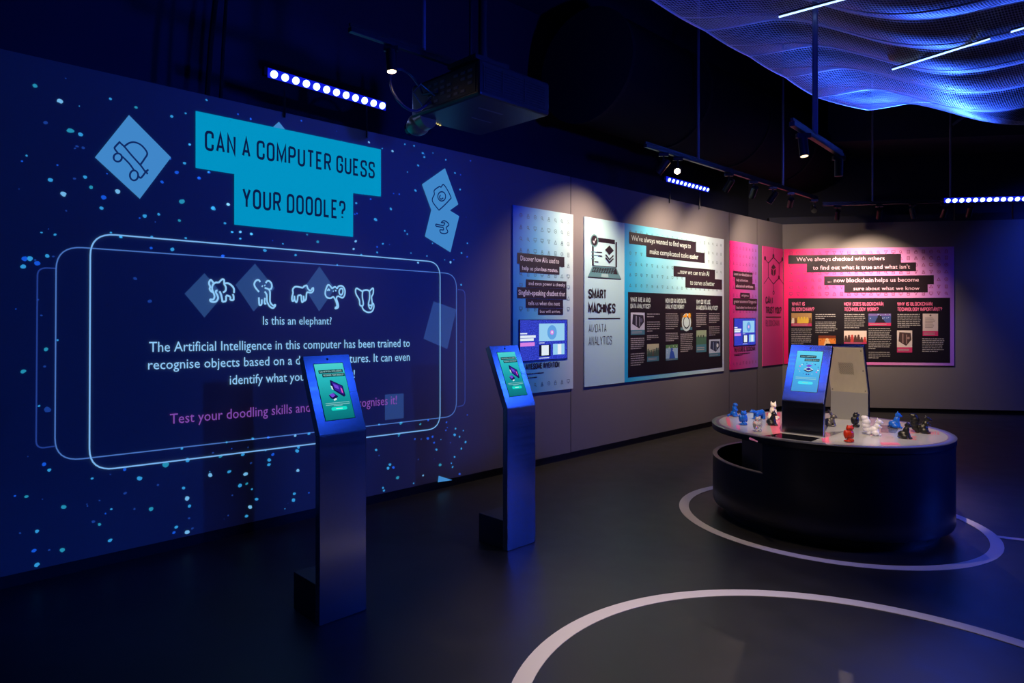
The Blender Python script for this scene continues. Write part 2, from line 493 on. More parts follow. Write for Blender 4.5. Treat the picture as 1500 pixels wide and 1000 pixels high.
E_text = glow('projected_pale_blue_text', (142, 200, 248)); E_mauve = glow('projected_mauve_text', (124, 72, 168))
E_st = [glow('projected_star_blue', (20, 90, 225)), glow('projected_star_cyan', (50, 160, 225)), glow('projected_star_pale', (120, 195, 245)), glow('projected_star_teal', (36, 150, 180)), glow('projected_star_dim', (24, 60, 140))]

def added(m, w=1.0):
    """faint projected light adds to the wall behind it"""
    nt = m.node_tree; b = nt.nodes['Principled BSDF']; out = nt.nodes['Material Output']
    em = nt.nodes.new('ShaderNodeEmission'); em.inputs[0].default_value = b.inputs['Emission Color'].default_value; em.inputs[1].default_value = w
    tr = nt.nodes.new('ShaderNodeBsdfTransparent'); ad = nt.nodes.new('ShaderNodeAddShader')
    nt.links.new(em.outputs[0], ad.inputs[0]); nt.links.new(tr.outputs[0], ad.inputs[1]); nt.links.new(ad.outputs[0], out.inputs['Surface'])
for m_ in (E_ghost, E_ghost2): added(m_, .8)
for m_ in E_st: added(m_, .7)
for m_ in (E_lineB, E_lineC): added(m_, .8)
ban = flat('title_banner', [PX([(286,162.6),(557.4,219),(557.4,288),(516.6,283),(516.6,347),(342.6,329),(342.6,255),(286,246)])], onwall, E_ban, proj, .002)
for t, q in (('CAN A COMPUTER GUESS', ((301,220.5),(547,262),(301,191),(547,237.5))), ('YOUR DOODLE?', ((356,304.5),(504,321.5),(356,275),(504,294.5)))):
    flat('title_lettering', fit(caps(t, .135), *PX(q)), onwall, E_title, ban, .004)
def ink_lines(lines, org, k, wd):
    out = []
    for ln in lines:
        pts = PX([(org[0]+x/k, org[1]+y/k) for x, y in ln])
        out += ribbon(smooth_line(pts) if len(pts) > 2 else pts, wd)
    return out
def circ(cx, cy, rx, ry=None):
    return disc(cx, cy, rx, ry, 18) + [disc(cx, cy, rx, ry, 18)[0]]
def card(pts, doodle=None, org=None, k=1, off=.002, m=None, nm='doodle_card'):
    c = flat(nm, [PX(pts)], onwall, m or E_card, proj, off)
    if doodle: flat('pen_drawing', ink_lines(doodle, org, k, .011), onwall, E_pen, c, off+.002)
    return c
card([(188.5,168.7),(250,230.7),(204.4,291.3),(138.7,230.7)],
     [[(325,340),(275,392),(268,415),(300,458)], [(318,348),(370,395),(450,490),(540,590),(590,660)], [(590,660),(540,720),(508,688)],
      [(370,390),(420,355),(480,348),(550,382),(608,460),(580,520),(540,578)], [(345,495),(420,570),(470,640)], circ(300,507,43), circ(470,694,43,52),
      [(588,662),(620,632)], [(590,640),(612,682)]], (130,160), 7.146)
card([(634.5,293.4),(672,316.7),(659.2,369.5),(621.7,346.2)],
     [[(250,655),(325,672)], [(325,672),(338,645),(305,640),(330,622),(365,640),(378,665),(352,690),(368,730),(340,748),(300,740),(292,712),(325,712),(325,690)], [(325,690),(250,675)], [(250,675),(250,655)]], (600,230), 6.67)
card([(651,246.5),(670.5,299.3),(636.7,323.7),(617.2,270.2)],
     [[(290,285),(235,325),(235,365),(215,410),(225,450),(280,520)], [(280,520),(345,460),(400,400)], [(400,400),(370,335),(325,270),(300,295),(290,285)], circ(307,385,38,45), [(295,370),(285,395),(300,412),(322,400)]], (600,230), 6.67, .004)
card([(399,186.5),(408,178.5),(417,189.5)], off=.0015)
for pts, m in (([(270,430),(299,400),(327,432),(299,465)], E_ghost), ([(344.5,417),(373,386),(402,422),(371,456)], E_ghost),
               ([(445,421),(467.5,390),(490,423),(467,456)], E_ghost), ([(634.5,441),(668,453),(654.7,511),(619.7,496)], E_ghost2),
               ([(563.4,577.6),(590.8,576),(590.8,612),(563.4,615)], E_ghost2)):
    card(pts, m=m, nm='faint_card')
card([(642,696.5),(662,702.7),(640.7,706)])
# line frames
def frame_line(c4, r, wd, m, nm='frame_line', off=.003):
    P = PX(c4); pts = []
    for i in range(4):
        p = Vector(P[i]); a = (Vector(P[i-1])-p).normalized()*r; bb = (Vector(P[(i+1)%4])-p).normalized()*r
        for j in range(9):
            t = j/8; q = (p+a)*(1-t)**2 + p*2*t*(1-t) + (p+bb)*t*t; pts.append((q.x, q.y))
    return flat(nm, ribbon(pts, wd, True), onwall, m, proj, off)
frame_line([(132,341),(644,384),(644,627),(130.5,690)], .14, .0085, E_lineA)
frame_line([(82,360),(668,401),(668,609),(80,676)], .14, .007, E_lineB)
lc = []
for q in ([(82,393),(54.6,392),(52.5,657),(80,653)], [(670,424),(680.5,425),(680.5,593),(669,595.5)]):
    lc += ribbon(fillet(PX(q), .12, 8), .008)
flat('frame_line', lc, onwall, E_lineC, proj, .003)
# doodle elephants
EL = [
 ((270,385), [[(415,430),(385,415),(365,380),(372,350),(355,300),(365,265),(385,250),(420,290)],
  [(495,290),(455,287),(415,315),(400,360),(408,410),(430,460),(435,500),(415,535),(375,535),(378,560),(420,572),(460,562),(487,520),(480,480),(455,430),(460,408),(480,405)],
  [(495,290),(520,265),(550,240),(575,250),(578,310),(600,350),(600,400),(575,425),(558,430)], [(585,300),(640,300),(690,335),(720,380),(720,440)],
  [(510,415),(530,460),(545,520),(550,570)], [(550,570),(605,560)], [(605,560),(605,480)], [(605,480),(625,478),(668,495)], [(668,495),(668,545)], [(668,545),(715,545)], [(715,545),(715,490),(702,455)]]),
 ((270,385), [[(1105,280),(1085,252),(1050,255),(1022,290),(1020,330),(1045,375),(1088,425)], [(1185,295),(1205,268),(1235,265),(1268,300),(1275,345),(1262,380),(1240,385)],
  [(1170,365),(1225,385),(1248,430),(1248,560),(1275,610),(1305,625),(1322,605)], [(1322,605),(1325,625),(1300,658),(1270,655),(1235,625),(1205,560),(1200,470),(1170,418)],
  [(1085,505),(1090,600),(1105,618),(1125,600),(1128,535)], [(1175,510),(1168,590),(1195,595)], [(1128,335),(1142,345)], [(1167,325),(1178,335)]]),
 ((410,385), [[(170,550),(170,500),(185,440),(180,395),(200,360),(240,348),(330,365)], [(330,365),(350,340),(385,332),(400,370),(425,400),(450,400),(470,365)], [(470,365),(482,370),(480,410),(450,435),(395,430),(382,460),(375,530),(350,560)],
  [(350,560),(338,480)], [(338,480),(340,550),(318,575),(308,530),(305,470)], [(305,470),(255,478)], [(255,478),(250,540),(235,575),(212,545),(205,480)], [(205,480),(198,545),(180,558),(170,550)]]),
 ((410,385), [[(770,490),(740,515),(690,510),(660,470),(660,410),(690,330),(720,328),(755,375)], [(755,375),(800,350),(830,378)], [(830,378),(850,345),(885,335),(920,350),(945,400),(940,470),(910,510),(870,495),(838,485)],
  [(838,485),(820,520),(845,600),(845,650),(810,668),(800,655)], [(800,655),(825,640),(825,600),(800,530),(770,490)], [(690,410),(705,385),(725,405)], [(885,370),(912,385),(915,430),(895,465),(868,455),(860,410),(885,370)], [(770,412),(780,418)], [(800,405),(820,405)]]),
 ((410,385), [[(1205,420),(1115,368)], [(1115,368),(1100,400),(1110,460),(1155,540),(1165,615),(1195,630)], [(1195,640),(1215,600),(1200,500),(1205,420),(1230,400),(1280,400),(1305,430),(1305,520),(1290,600),(1300,650),(1325,670),(1345,600),(1335,500),(1358,450),(1360,380),(1345,375),(1305,415)],
  [(1195,640),(1220,690),(1280,722),(1340,710),(1368,650),(1360,595),(1330,620),(1295,615)]]),
]
for org, ls in EL: flat('elephant_doodle', ink_lines(ls, org, 10, .0125), onwall, E_text, proj, .004)
for t, q, m in (('Is this an elephant?', ((384.5,475.5),(485,475),(384.5,463),(485,464.3)), E_text),
             ('The Artificial Intelligence in this computer has been trained to', ((218,515.2),(599.5,507.7),(218,500.6),(599.5,496.2)), E_text),
             ('recognise objects based on a dataset of pictures. It can even', ((216.4,541),(599.5,528),(216.4,527),(599.5,516.3)), E_text),
             ('identify what you are drawing!', ((336,563),(519,553),(336,549.5),(519,541.4)), E_text),
             ('Test your doodling skills and see if AI recognises it!', ((248.3,620.6),(580.5,591.3),(248.3,606),(580.5,578.8)), E_mauve)):
    flat('projected_sentence', fit(sentence([(t, False)]), *PX(q)), onwall, m, proj, .004)
# star field
stars = []
def star(x, y, r, slot):
    a, z = LPX(x, y); r *= .0041
    if z < BB + .02 or z > WT - .02: return
    ph = random.uniform(-.5, .5); e = random.uniform(1.0, 1.5)
    pts = []
    for i in range(10):
        t = 2*pi*i/10; rr = r * random.uniform(.85, 1.15)
        X, Y = rr*e*math.cos(t), rr*math.sin(t)
        pts.append((a + X*math.cos(ph) - Y*math.sin(ph), z + X*math.sin(ph) + Y*math.cos(ph)))
    stars.append((pts, slot))
A1 = [(170,253,3,3),(293,328,3,2),(538,317,2,1),(663,358,2,3),(837,402,2.2,1),(222,433,2.4,4),(342,472,3.4,3),(393,490,2.8,1),(375,548,1.6,4),(405,555,1.8,4),(245,712,3,1),(308,780,3.4,2),(415,698,2.4,1),(443,748,2.6,3),(505,798,3.2,0),(495,850,2.4,1),(573,768,3.2,2),(706,888,2.6,1),(774,880,2,1),(887,818,3.6,3),(875,910,2,3),(925,540,1.8,1),(900,630,2,1),(862,675,2.6,0),(970,703,2.2,0),(790,722,2,0),(1020,675,2,0),(1038,850,2.4,1),(1113,832,2.2,2),(1007,322,1.4,1),(1222,412,1.6,0),(1130,965,1.6,1),(1172,965,2,2),(1225,975,2,2),(590,990,2,1),(740,990,2,1)]
for x, y, r, c in A1: star(x/3.333, 50+y/3.333, r, c)
A2 = [(215,432,2.6,0),(240,460,2.2,1),(128,590,1.8,3),(310,640,2.6,3),(180,758,2.4,1),(165,853,2.4,0),(303,850,3,3),(180,922,2.6,1),(458,885,2.4,1),(455,712,2,4),(485,725,2,3),(537,803,2.4,1),(680,500,3,1),(610,573,1.8,4),(737,650,3.2,3),(808,435,4.6,3),(915,412,3.4,1),(1025,485,3.2,2),(1118,468,2.4,1),(1076,392,2.4,3),(895,548,2.2,1),(912,598,3.6,2),(924,636,2.4,1),(860,738,2.2,1),(848,765,2.2,0),(912,763,3,2),(938,745,1.6,4),(962,772,2.2,1),(635,850,1.8,1),(685,825,1.6,4),(608,457,2.4,0),(770,533,1.6,4),(655,650,1.6,4),(1105,325,1.6,3),(887,355,1.8,1),(230,165,4,4)]
for x, y, r, c in A2: star(x/3.333, 550+y/3.333, r, c)
A3 = [(20,245,2.4,1),(65,292,1.6,4),(165,275,2.6,1),(163,300,2.4,1),(185,245,2.6,0),(318,225,3.2,1),(325,205,2.6,1),(322,333,2.6,2),(35,352,3,2),(5,415,3,1),(42,405,1.8,3),(95,490,2.4,1),(60,533,3,2),(303,460,2.4,1),(298,495,3.4,1),(70,435,1.6,1),(40,583,2.2,1),(87,598,1.8,1),(53,622,2.2,1),(307,142,2.4,2),(383,131,2.2,1),(75,158,1.8,1),(160,152,2.4,0),(145,222,1.6,1),(752,220,2.4,1),(768,250,1.4,4),(828,300,2.6,1),(817,320,2.8,1),(846,316,2.6,0),(870,372,3,3),(790,428,2.2,1),(795,443,2,1),(773,458,1.6,1),(878,135,2.6,3),(888,73,2.8,3),(995,78,2,3),(1038,57,2.4,0),(1138,68,2,0),(1135,112,1.8,0),(1188,103,2,1),(1183,137,2.8,1),(1210,147,2,1),(1243,177,2.6,1),(1220,213,2.4,1),(1160,180,1.6,4),(1183,258,2,1),(1083,218,2.2,1),(1070,180,2,0),(1062,147,2.4,0),(1036,157,2.6,0),(1103,302,3,3),(1165,293,1.8,1),(1172,313,2,1),(1210,352,2.2,0),(1010,360,2,2),(958,403,1.4,1),(965,160,2,0),(1000,160,1.6,4),(983,272,1.6,4),(768,80,1.6,1)]
for x, y, r, c in A3: star(350+x/3.75, 600+y/3.75, r, c)
A4 = [(15,125,3.4,0),(35,125,3.4,1),(62,142,3,0),(10,155,3,1),(100,115,2.4,1),(95,465,2.6,3),(10,548,2.6,3),(375,42,2,1),(490,85,2.2,0),(570,90,3,1),(760,115,2.4,0),(620,48,1.6,1),(430,200,2.2,4),(485,285,2.4,4),(795,25,1.6,1),(825,50,1.6,1),(868,32,1.8,1)]
for x, y, r, c in A4: star(30+x/2.565, 330+y/2.565, r, c)
A5 = [(900,295,1.8,2),(1015,338,2.2,2),(965,325,1.4,1),(1075,305,1.6,1),(1120,312,1.6,1),(1163,348,2,1),(1170,367,1.8,1),(1212,347,1.4,1),(1275,380,1.8,1),(1140,408,2,1),(1275,450,2.2,1),(1320,445,1.8,1),(1395,385,1.6,0),(1345,525,2,1),(1127,530,2.4,1),(1048,548,1.6,0),(1020,545,1.4,0),(1007,620,2.4,1),(932,672,3,1),(838,592,2,1),(908,572,1.8,0),(140,617,3.2,1),(213,597,2.4,2),(117,440,1.6,1),(70,468,1.8,0),(25,305,1.6,1),(323,183,1.6,0),(680,155,1.4,0),(570,190,1.4,0),(650,780,2.6,3),(598,745,1.4,3),(480,790,1.4,1),(272,733,1.8,1),(325,742,1.8,1),(232,733,1.4,1),(272,765,1.4,1),(197,690,1.8,1),(392,822,2.4,1),(542,845,2,1),(835,778,2.2,2),(968,790,1.8,1),(1000,793,1.4,4),(940,805,2,0),(825,815,2.2,2),(940,832,1.6,1),(862,845,2.2,1),(1140,882,2.2,2),(1298,880,3,2),(1352,835,2,1),(1380,787,1.6,1),(1350,990,2.2,1),(1075,727,1.8,1),(1087,742,1.8,1),(1105,835,1.4,1),(1210,788,1.6,1),(745,893,1.6,1),(185,850,2.2,0)]
for x, y, r, c in A5: star(270+x/3.333, 120+y/3.333, r, c)
for i in range(150):
    x = random.uniform(20, 690); top = 72.3+.2249*x; bot = 845-.2285*x
    y = random.uniform(top+6, bot-2)
    if 130 < x < 665 and 350+.05*x < y < 690-.1*x: continue
    star(x, y, random.uniform(.8, 1.6), random.choice((0, 4, 4, 1)))
sf = flat('star_field', stars, onwall, E_st, proj, .001); sf['kind'] = 'stuff'

# ================================================================== INFORMATION PANELS
def panel_thing(label, fr, s0, z0):
    root = thing('information_panel', label, 'information panel', fr.w(s0, 0, z0), fr.ang, 'wall information panels')
    return root, (lambda x, y, off, s0=s0, z0=z0: Vector((x - s0, -off, y - z0)))
def board(root, fr, s0, s1, z0, z1, ox, oz, m, th=.014, nm='board'):
    vs = [(s0-ox,-.0006,z0-oz),(s1-ox,-.0006,z0-oz),(s1-ox,-.0006,z1-oz),(s0-ox,-.0006,z1-oz)]
    vs += [(v[0], -th, v[2]) for v in vs]
    fs = [(4,5,6,7),(0,4,7,3),(5,1,2,6),(3,7,6,2),(0,1,5,4),(3,2,1,0)]
    me = bpy.data.meshes.new(nm); me.from_pydata(vs, [], fs)
    ul = me.uv_layers.new(name='UVMap')
    for l in me.loops:
        v = me.vertices[l.vertex_index].co
        ul.data[l.index].uv = ((v.x+ox-s0)/(s1-s0), (v.z+oz-z0)/(z1-z0))
    return link(me, nm, m, root)
def icon(cx, cy, r, k):
    w = r*.2; o = []
    if k == 0: o = ribbon(disc(cx, cy, r*.8, None, 12), w, True) + [rect(cx-w, cy-w, cx+w, cy+w)]
    elif k == 1: o = ribbon(rect(cx-r*.85, cy-r*.3, cx+r*.85, cy+r*.8), w, True) + [rect(cx-w/2, cy-r*.8, cx+w/2, cy-r*.3), rect(cx-r*.5, cy-r*.9, cx+r*.5, cy-r*.72)]
    elif k == 2: o = ribbon([(cx-r*.8, cy-r*.7), (cx, cy+r*.8), (cx+r*.8, cy-r*.7)], w, True)
    elif k == 3: o = ribbon(disc(cx, cy+r*.45, r*.36, None, 10), w, True) + ribbon([(cx-r*.7, cy-r*.8), (cx-r*.5, cy-r*.05), (cx+r*.5, cy-r*.05), (cx+r*.7, cy-r*.8)], w, True)
    elif k == 4: o = ribbon(rect(cx-r*.6, cy-r*.85, cx+r*.6, cy+r*.85), w, True) + [rect(cx-r*.35, cy+.1*r, cx+r*.35, cy+.25*r), rect(cx-r*.35, cy-.4*r, cx+r*.35, cy-.25*r)]
    elif k == 5: o = ribbon(disc(cx-r*.15, cy+r*.15, r*.55, None, 10), w, True) + ribbon([(cx+r*.25, cy-r*.25), (cx+r*.85, cy-r*.85)], w*1.3)
    elif k == 6: o = ribbon(rect(cx-r*.65, cy-r*.85, cx+r*.65, cy+r*.05), w, True) + ribbon([(cx-r*.4, cy+r*.05), (cx-r*.4, cy+r*.6), (cx, cy+r*.9), (cx+r*.4, cy+r*.6), (cx+r*.4, cy+r*.05)], w)
    elif k == 7: o = ribbon([(cx-r*.8, cy+r*.8), (cx+r*.8, cy+r*.8), (cx+r*.3, cy), (cx+r*.1, cy-r*.8), (cx-r*.1, cy-r*.8), (cx-r*.3, cy)], w, True)
    return o
def icon_grid(root, fn, s0, s1, zs, nx, m, off=.0155, r=.024):
    o = []
    for z in zs:
        for i in range(nx): o += icon(s0 + (s1-s0)*(i+.5)/nx, z, r, random.randrange(8))
    return flat('icon_pattern', o, fn, m, root, off)
def bar_text(root, fn, q, xl, xr, yt, yb, txt, tl, tr, bm, tm, off=.017):
    (s0, zt), (s1, _), (_, zb) = q(xl, yt), q(xr, yt), q(xl, yb)
    bo = flat('text_bar', [rect(s0, zb, s1, zt)], fn, bm, root, off)
    a, c = q(tl, yt)[0], q(tr, yt)[0]; h = zt - zb
    z0, z1 = zb + h*.30, zb + h*.76
    flat('sentence', fit(sentence(txt), (a, z0), (c, z0), (a, z1), (c, z1)), fn, tm, bo, off+.0015)
def head(root, fn, q, txt, xl, yb, xr, cap, m, wt=.2, off=.017, track=.2):
    a, z0 = q(xl, yb); c = q(xr, yb)[0]; z1 = q(xl, yb-cap)[1]
    return flat('heading', fit(caps(txt, wt, track), (a, z0), (c, z0), (a, z1), (c, z1)), fn, m, root, off)
def paragraph(root, fn, s0, s1, z0, z1, m, off=.019, pitch=.026):
    o = []; z = z1
    n = max(2, int(round((z1-z0)/pitch)))
    for i in range(n):
        zz = z1 - (z1-z0)*(i+.5)/n; x = s0
        end = s1 - random.uniform(0, .08)*(s1-s0) if i < n-1 else s0 + random.uniform(.3, .8)*(s1-s0)
        while x < end - .01:
            wdt = min(random.uniform(.015, .06), end - x)
            o.append(rect(x, zz-.0052, x+wdt, zz+.0052)); x += wdt + .007
    return flat('paragraph', o, fn, m, root, off)
PICM = {}
def pic_mats(key, base, cols):
    ms = [mat('photo_%s_%d' % (key, i), c, .6) for i, c in enumerate([base] + cols)]
    PICM[key] = ms; return ms
def picture(root, fn, s0, s1, z0, z1, key, base, cols, capm, capfrac=.22, off=.019, kind='blobs'):
    ms = PICM.get(key) or pic_mats(key, base, cols)
    zc = z0 + (z1-z0)*capfrac; W, Hh = s1-s0, z1-zc
    po = [(rect(s0, zc, s1, z1), 0)]
    p = flat('picture', po, fn, ms, root, off)
    sh = []
    rnd = random.Random(hash((round(s0*100), round(z0*100))) & 0xffff)
    if kind == 'people':
        for i in range(7):
            cx = s0 + W*(.08+.14*i); hb = zc + Hh*rnd.uniform(.35, .6); sl = 1+rnd.randrange(len(cols))
            sh.append((disc(cx, hb, W*.05, None, 8), sl)); sh.append(([(cx-W*.08, zc), (cx+W*.08, zc), (cx+W*.06, hb-W*.04), (cx-W*.06, hb-W*.04)], sl))
    elif kind == 'machine':
        sh.append(([(s0+W*.1, zc+Hh*.35), (s0+W*.6, zc+Hh*.08), (s0+W*.95, zc+Hh*.45), (s0+W*.9, zc+Hh*.85), (s0+W*.15, zc+Hh*.9)], 1))
        sh.append((rect(s0+W*.35, zc+Hh*.25, s0+W*.42, zc+Hh*.8), 2)); sh.append((rect(s0+W*.6, zc+Hh*.2, s0+W*.66, zc+Hh*.75), 2))
        sh.append((disc(s0+W*.75, zc+Hh*.55, W*.09, None, 10), min(3, len(cols))))
    elif kind == 'figure':
        sh.append((rect(s0, zc+Hh*.75, s1, z1), 2)); cx = s0 + W*.5
        sh.append((disc(cx, zc+Hh*.62, W*.1, None, 10), 1)); sh.append(([(cx-W*.22, zc), (cx+W*.28, zc), (cx+W*.12, zc+Hh*.52), (cx-W*.12, zc+Hh*.52)], 1))
        for i in range(10): sh.append((disc(s0+W*rnd.uniform(.05, .95), zc+Hh*rnd.uniform(.4, .95), W*.025, None, 6), min(3, len(cols))))
    elif kind == 'document':
        for i in range(9): sh.append((rect(s0+W*.15, z1-Hh*(.25+.07*i), s0+W*rnd.uniform(.6, .85), z1-Hh*(.25+.07*i)+Hh*.02), 1))
        sh.append((disc(s0+W*.5, z1-Hh*.1, W*.07, None, 10), 1))
    elif kind == 'field':
        sh.append((rect(s0, zc+Hh*.55, s1, z1), 1))
        for i in range(3):
            cx = s0+W*(.2+.25*i); sh.append((disc(cx, zc+Hh*.6, W*.07, Hh*.05, 8), 2)); sh.append((rect(cx-W*.02, zc+Hh*.45, cx+W*.02, zc+Hh*.6), 2))
    elif kind == 'round':
        sh.append((disc(s0+W*.5, zc+Hh*.35, W*.4, None, 16), 1)); sh += [(x, 2) for x in ribbon(disc(s0+W*.5, zc+Hh*.35, W*.26, None, 12), W*.06, True)]
        sh.append(([(s0+W*.15, zc+Hh*.7), (s0+W*.5, z1), (s0+W*.55, zc+Hh*.7)], 3)); sh.append((disc(s0+W*.75, zc+Hh*.82, W*.12, None, 8), 3))
    if sh: flat('image', sh, fn, ms, p, off+.001)
    if capfrac:
        c = flat('caption_strip', [rect(s0, z0, s1, zc)], fn, capm, p, off)
        flat('caption_lines', [rect(s0+W*.06, z0+(zc-z0)*f, s0+W*.8, z0+(zc-z0)*(f+.1)) for f in (.3, .55)], fn, M['grey_ink'], c, off+.001)
    return p
def wall_screen(root, fn, q, x0, x1, y0, y1, key, pinkish=False):
    (s0, zt), (s1, zb) = q(x0, y0), (q(x1, y0)[0], q(x0, y1)[1])
    if x1 < 900: zt = q(x1, y0)[1]; zb = q(x1, y1)[1]
    W, Hh = s1-s0, zt-zb
    B = MB(); a = fn(s0, zb, .022); c = fn(s1, zt, .0145)
    B.box((a.x, a.y, a.z), (c.x, c.y, c.z)); scr = B.build('screen', M['black'], root)
    R = lambda u0, v0, u1, v1: rect(s0+W*u0, zb+Hh*v0, s0+W*u1, zb+Hh*v1)
    flat('display', [R(.015,.015,.985,.985)], fn, ramp_mat('display_blue_'+key, [(.3, (18,20,120)), (.5, (40,56,190)), (.7, (70,90,225))], emit=1.0, noise=45), scr, .0225)
    bl = [glow('display_pale_blue_'+key, (150, 205, 240)), glow('display_white_'+key, (225, 235, 245)), glow('display_dark_'+key, (10, 14, 50)), glow('display_pink_'+key, (215, 130, 225)), glow('display_mid_'+key, (96, 160, 225))]
    po = [(R(.39,.47,.93,.9), 0), (disc(s0+W*.66, zb+Hh*.68, W*.1, Hh*.18), 4), (disc(s0+W*.66, zb+Hh*.68, W*.04, Hh*.06), 3), (disc(s0+W*.66, zb+Hh*.68, W*.018, Hh*.03), 1),
          (R(.39,.1,.63,.38), 2), (R(.44,.12,.59,.37), 1), (R(.68,.12,.93,.39), 0), (R(.78,.13,.86,.38), 1), (R(0.015,.56,.32,.62), 1), (R(.015,.49,.28,.55), 1), (R(.015,.36,.3,.45), 3), (R(.015,.65,.15,.68), 1), (R(.39,.05,.6,.065), 1), (R(.39,.42,.5,.435), 1)]
    flat('display_graphics', po, fn, bl, scr, .0235)

# --- first panel: bus routes
PZ0, PZ1 = .767, 2.652
q = LPX
s0, s1 = q(750,300)[0], q(838,313)[0]
r1, f1 = panel_thing('narrow blue bus routes panel with a small screen, behind the second kiosk', LW, s0, PZ0)
board(r1, LW, s0, s1, PZ0, PZ1, s0, PZ0, ramp_mat('cyan_to_mint_print', [(0,(30,140,215)), (.35,(95,190,225)), (.75,(178,224,228)), (1,(214,236,234))]))
zz = [2.56 - i*.117 for i in range(9)]
icon_grid(r1, f1, s0+.06, s1-.03, zz, 8, M['icon_teal'])
icon_grid(r1, f1, s0+.06, s1-.03, [.85], 8, M['icon_teal'])
for a in ((756,825,370,386,[('Discover how',0),('AI',1),('is used to',0)],760.6,817), (759.7,817.7,386,398.7,[('help us plan',0),('bus routes.',1)],763,815.5),
          (768.7,828,409,420.5,'and even power a cheeky',772.3,825.8), (756,828,420.2,436.6,[('Singlish-speaking chatbot',1),('that',0)],757.5,825.8),
          (768.5,823,437.5,450.6,'tells us when the next',772,818), (786.4,823,451.2,460.8,'bus will arrive.',789,819)):
    bar_text(r1, f1, q, *a, M['ink'], M['white_ink'])
wall_screen(r1, f1, q, 758.4, 829, 467.6, 525, 'buses')
head(r1, f1, q, 'AWESOME INVENTION', 768.8, 541.2, 817.3, 8.8, M['ink'], .17)
sA, zA = q(766, 546.5); sB = q(797, 546)[0]; paragraph(r1, f1, sA, sB, zA-.07, zA+.01, M['ink'], .017, .04)
# --- second panel: smart machines
s0, sm, s1 = q(854.6,317)[0], q(913.3,330)[0], q(1059,351)[0]
r2, f2 = panel_thing('wide pale blue panel headed Smart Machines with a laptop drawing on its left', LW, s0, PZ0)
board(r2, LW, s0, sm, PZ0, PZ1, s0, PZ0, mat('pale_mint_print', (190, 232, 238), .55), nm='title_board')
board(r2, LW, sm, s1, PZ0, PZ1, s0, PZ0, ramp_mat('cyan_to_white_print', [(0,(16,178,238)), (.12,(80,204,240)), (.5,(168,226,240)), (1,(228,242,248))]))
icon_grid(r2, f2, sm+.06, s1-.03, [2.56 - i*.128 for i in range(7)], 20, M['icon_teal'], r=.021)
for a in ((919.8,1018,339.6,356.7,[("We've always wanted to",0),('find ways',1),('to',0)],923,1010), (945,1030.6,359.5,376,[('make complicated tasks',0),('easier',1)],950,1021),
          (985,1045.8,389.3,404.6,[('...now we can train',0),('AI',1)],991,1037), (1002.3,1056,405.4,421,[('to serve us',0),('better',1)],1009,1045)):
    bar_text(r2, f2, q, *a, M['ink'], M['pale_ink'])
pa, pb = q(918.3,427.5), q(1056.5,537.6)
bp2 = flat('text_panel', [rect(pa[0], pb[1], pb[0], pa[1])], f2, M['ink2'], r2, .0165)
for t, xl, yb, xr, c in (('WHAT ARE AI AND',922,442,950.4,7),('DATA ANALYTICS?',922,451.5,950.6,7),('HOW DO AI AND DATA',973.3,443.7,1003,7),('ANALYTICS WORK?',973.3,452.2,1000,6.8),('WHY DO WE USE',1018.4,445,1038.7,6.6),('AI AND DATA ANALYTICS?',1018.4,453.8,1049.5,6.6)):
    head(r2, f2, q, t, xl, yb, xr, c, M['pale_ink'], .165, .018, .22)
D = lambda x, y: q(840+x/6.25, 420+y/6.25)
def dbox(x0, y0, x1, y1):
    a = D(x0, y0); c = D(x0, y1); return a[0], D(x1, y0)[0], c[1], a[1]
picture(r2, f2, *dbox(512,235,640,440), 'train', (200,205,222), [(36,34,54),(150,150,170),(90,90,120)], M['cap_teal'], kind='machine')
picture(r2, f2, *dbox(662,525,770,685), 'crowd', (196,196,160), [(40,44,50),(90,80,70),(60,90,80)], M['cap_teal'], .3, kind='people')
picture(r2, f2, *dbox(833,532,943,675), 'child', (150,190,225), [(50,90,190),(90,140,90),(230,230,235)], M['cap_teal'], .12, kind='figure')
picture(r2, f2, *dbox(968,238,1075,395), 'clock', (60,40,24), [(200,222,225),(50,60,70),(245,170,40)], M['cap_teal'], .15, kind='round')
picture(r2, f2, *dbox(1113,398,1205,600), 'pitch', (70,110,90), [(150,170,140),(30,36,30)], M['cap_teal'], .35, kind='field')
picture(r2, f2, *dbox(1230,482,1332,640), 'vehicle', (190,205,225), [(40,50,80),(120,140,170),(230,235,240)], M['cap_teal'], .2, kind='machine')
for bx in ((512,465,640,575),(512,605,640,728),(662,237,785,285),(662,312,785,415),(662,440,770,490),(833,237,950,392),(833,418,950,502),(968,425,1083,600),(1113,237,1210,370),(1230,237,1330,332),(1230,358,1330,450)):
    paragraph(r2, f2, *dbox(*bx), M['grey_ink'])
head(r2, f2, q, 'SMART', 861, 437.4, 886, 14.3, M['ink'], .2)
head(r2, f2, q, 'MACHINES', 860.8, 458.6, 899, 15, M['ink'], .2)
(a0, zl), (a1, _) = q(860, 466.4), q(906.4, 466.4)
flat('rule', [rect(a0, zl-.006, a1, zl+.006)], f2, M['ink'], r2, .017)
head(r2, f2, q, 'AI/DATA', 860.8, 486.6, 886.4, 12, M['ink'], .075)
head(r2, f2, q, 'ANALYTICS', 860.8, 505.8, 894.4, 13, M['ink'], .075)
Lp = lambda *p: [q(840+x/10, 320+y/10) for x, y in p]
lapm = [M['ink'], mat('laptop_print_teal', (100,150,156), .55), mat('laptop_print_pale', (170,206,206), .55), M['white_ink']]
lap = [(x, 0) for x in ribbon(Lp((268,330),(268,690)), .032)] + [(x, 0) for x in ribbon(Lp((340,312),(590,345)), .05)] + [(x, 0) for x in ribbon(Lp((610,345),(610,715)), .032)]
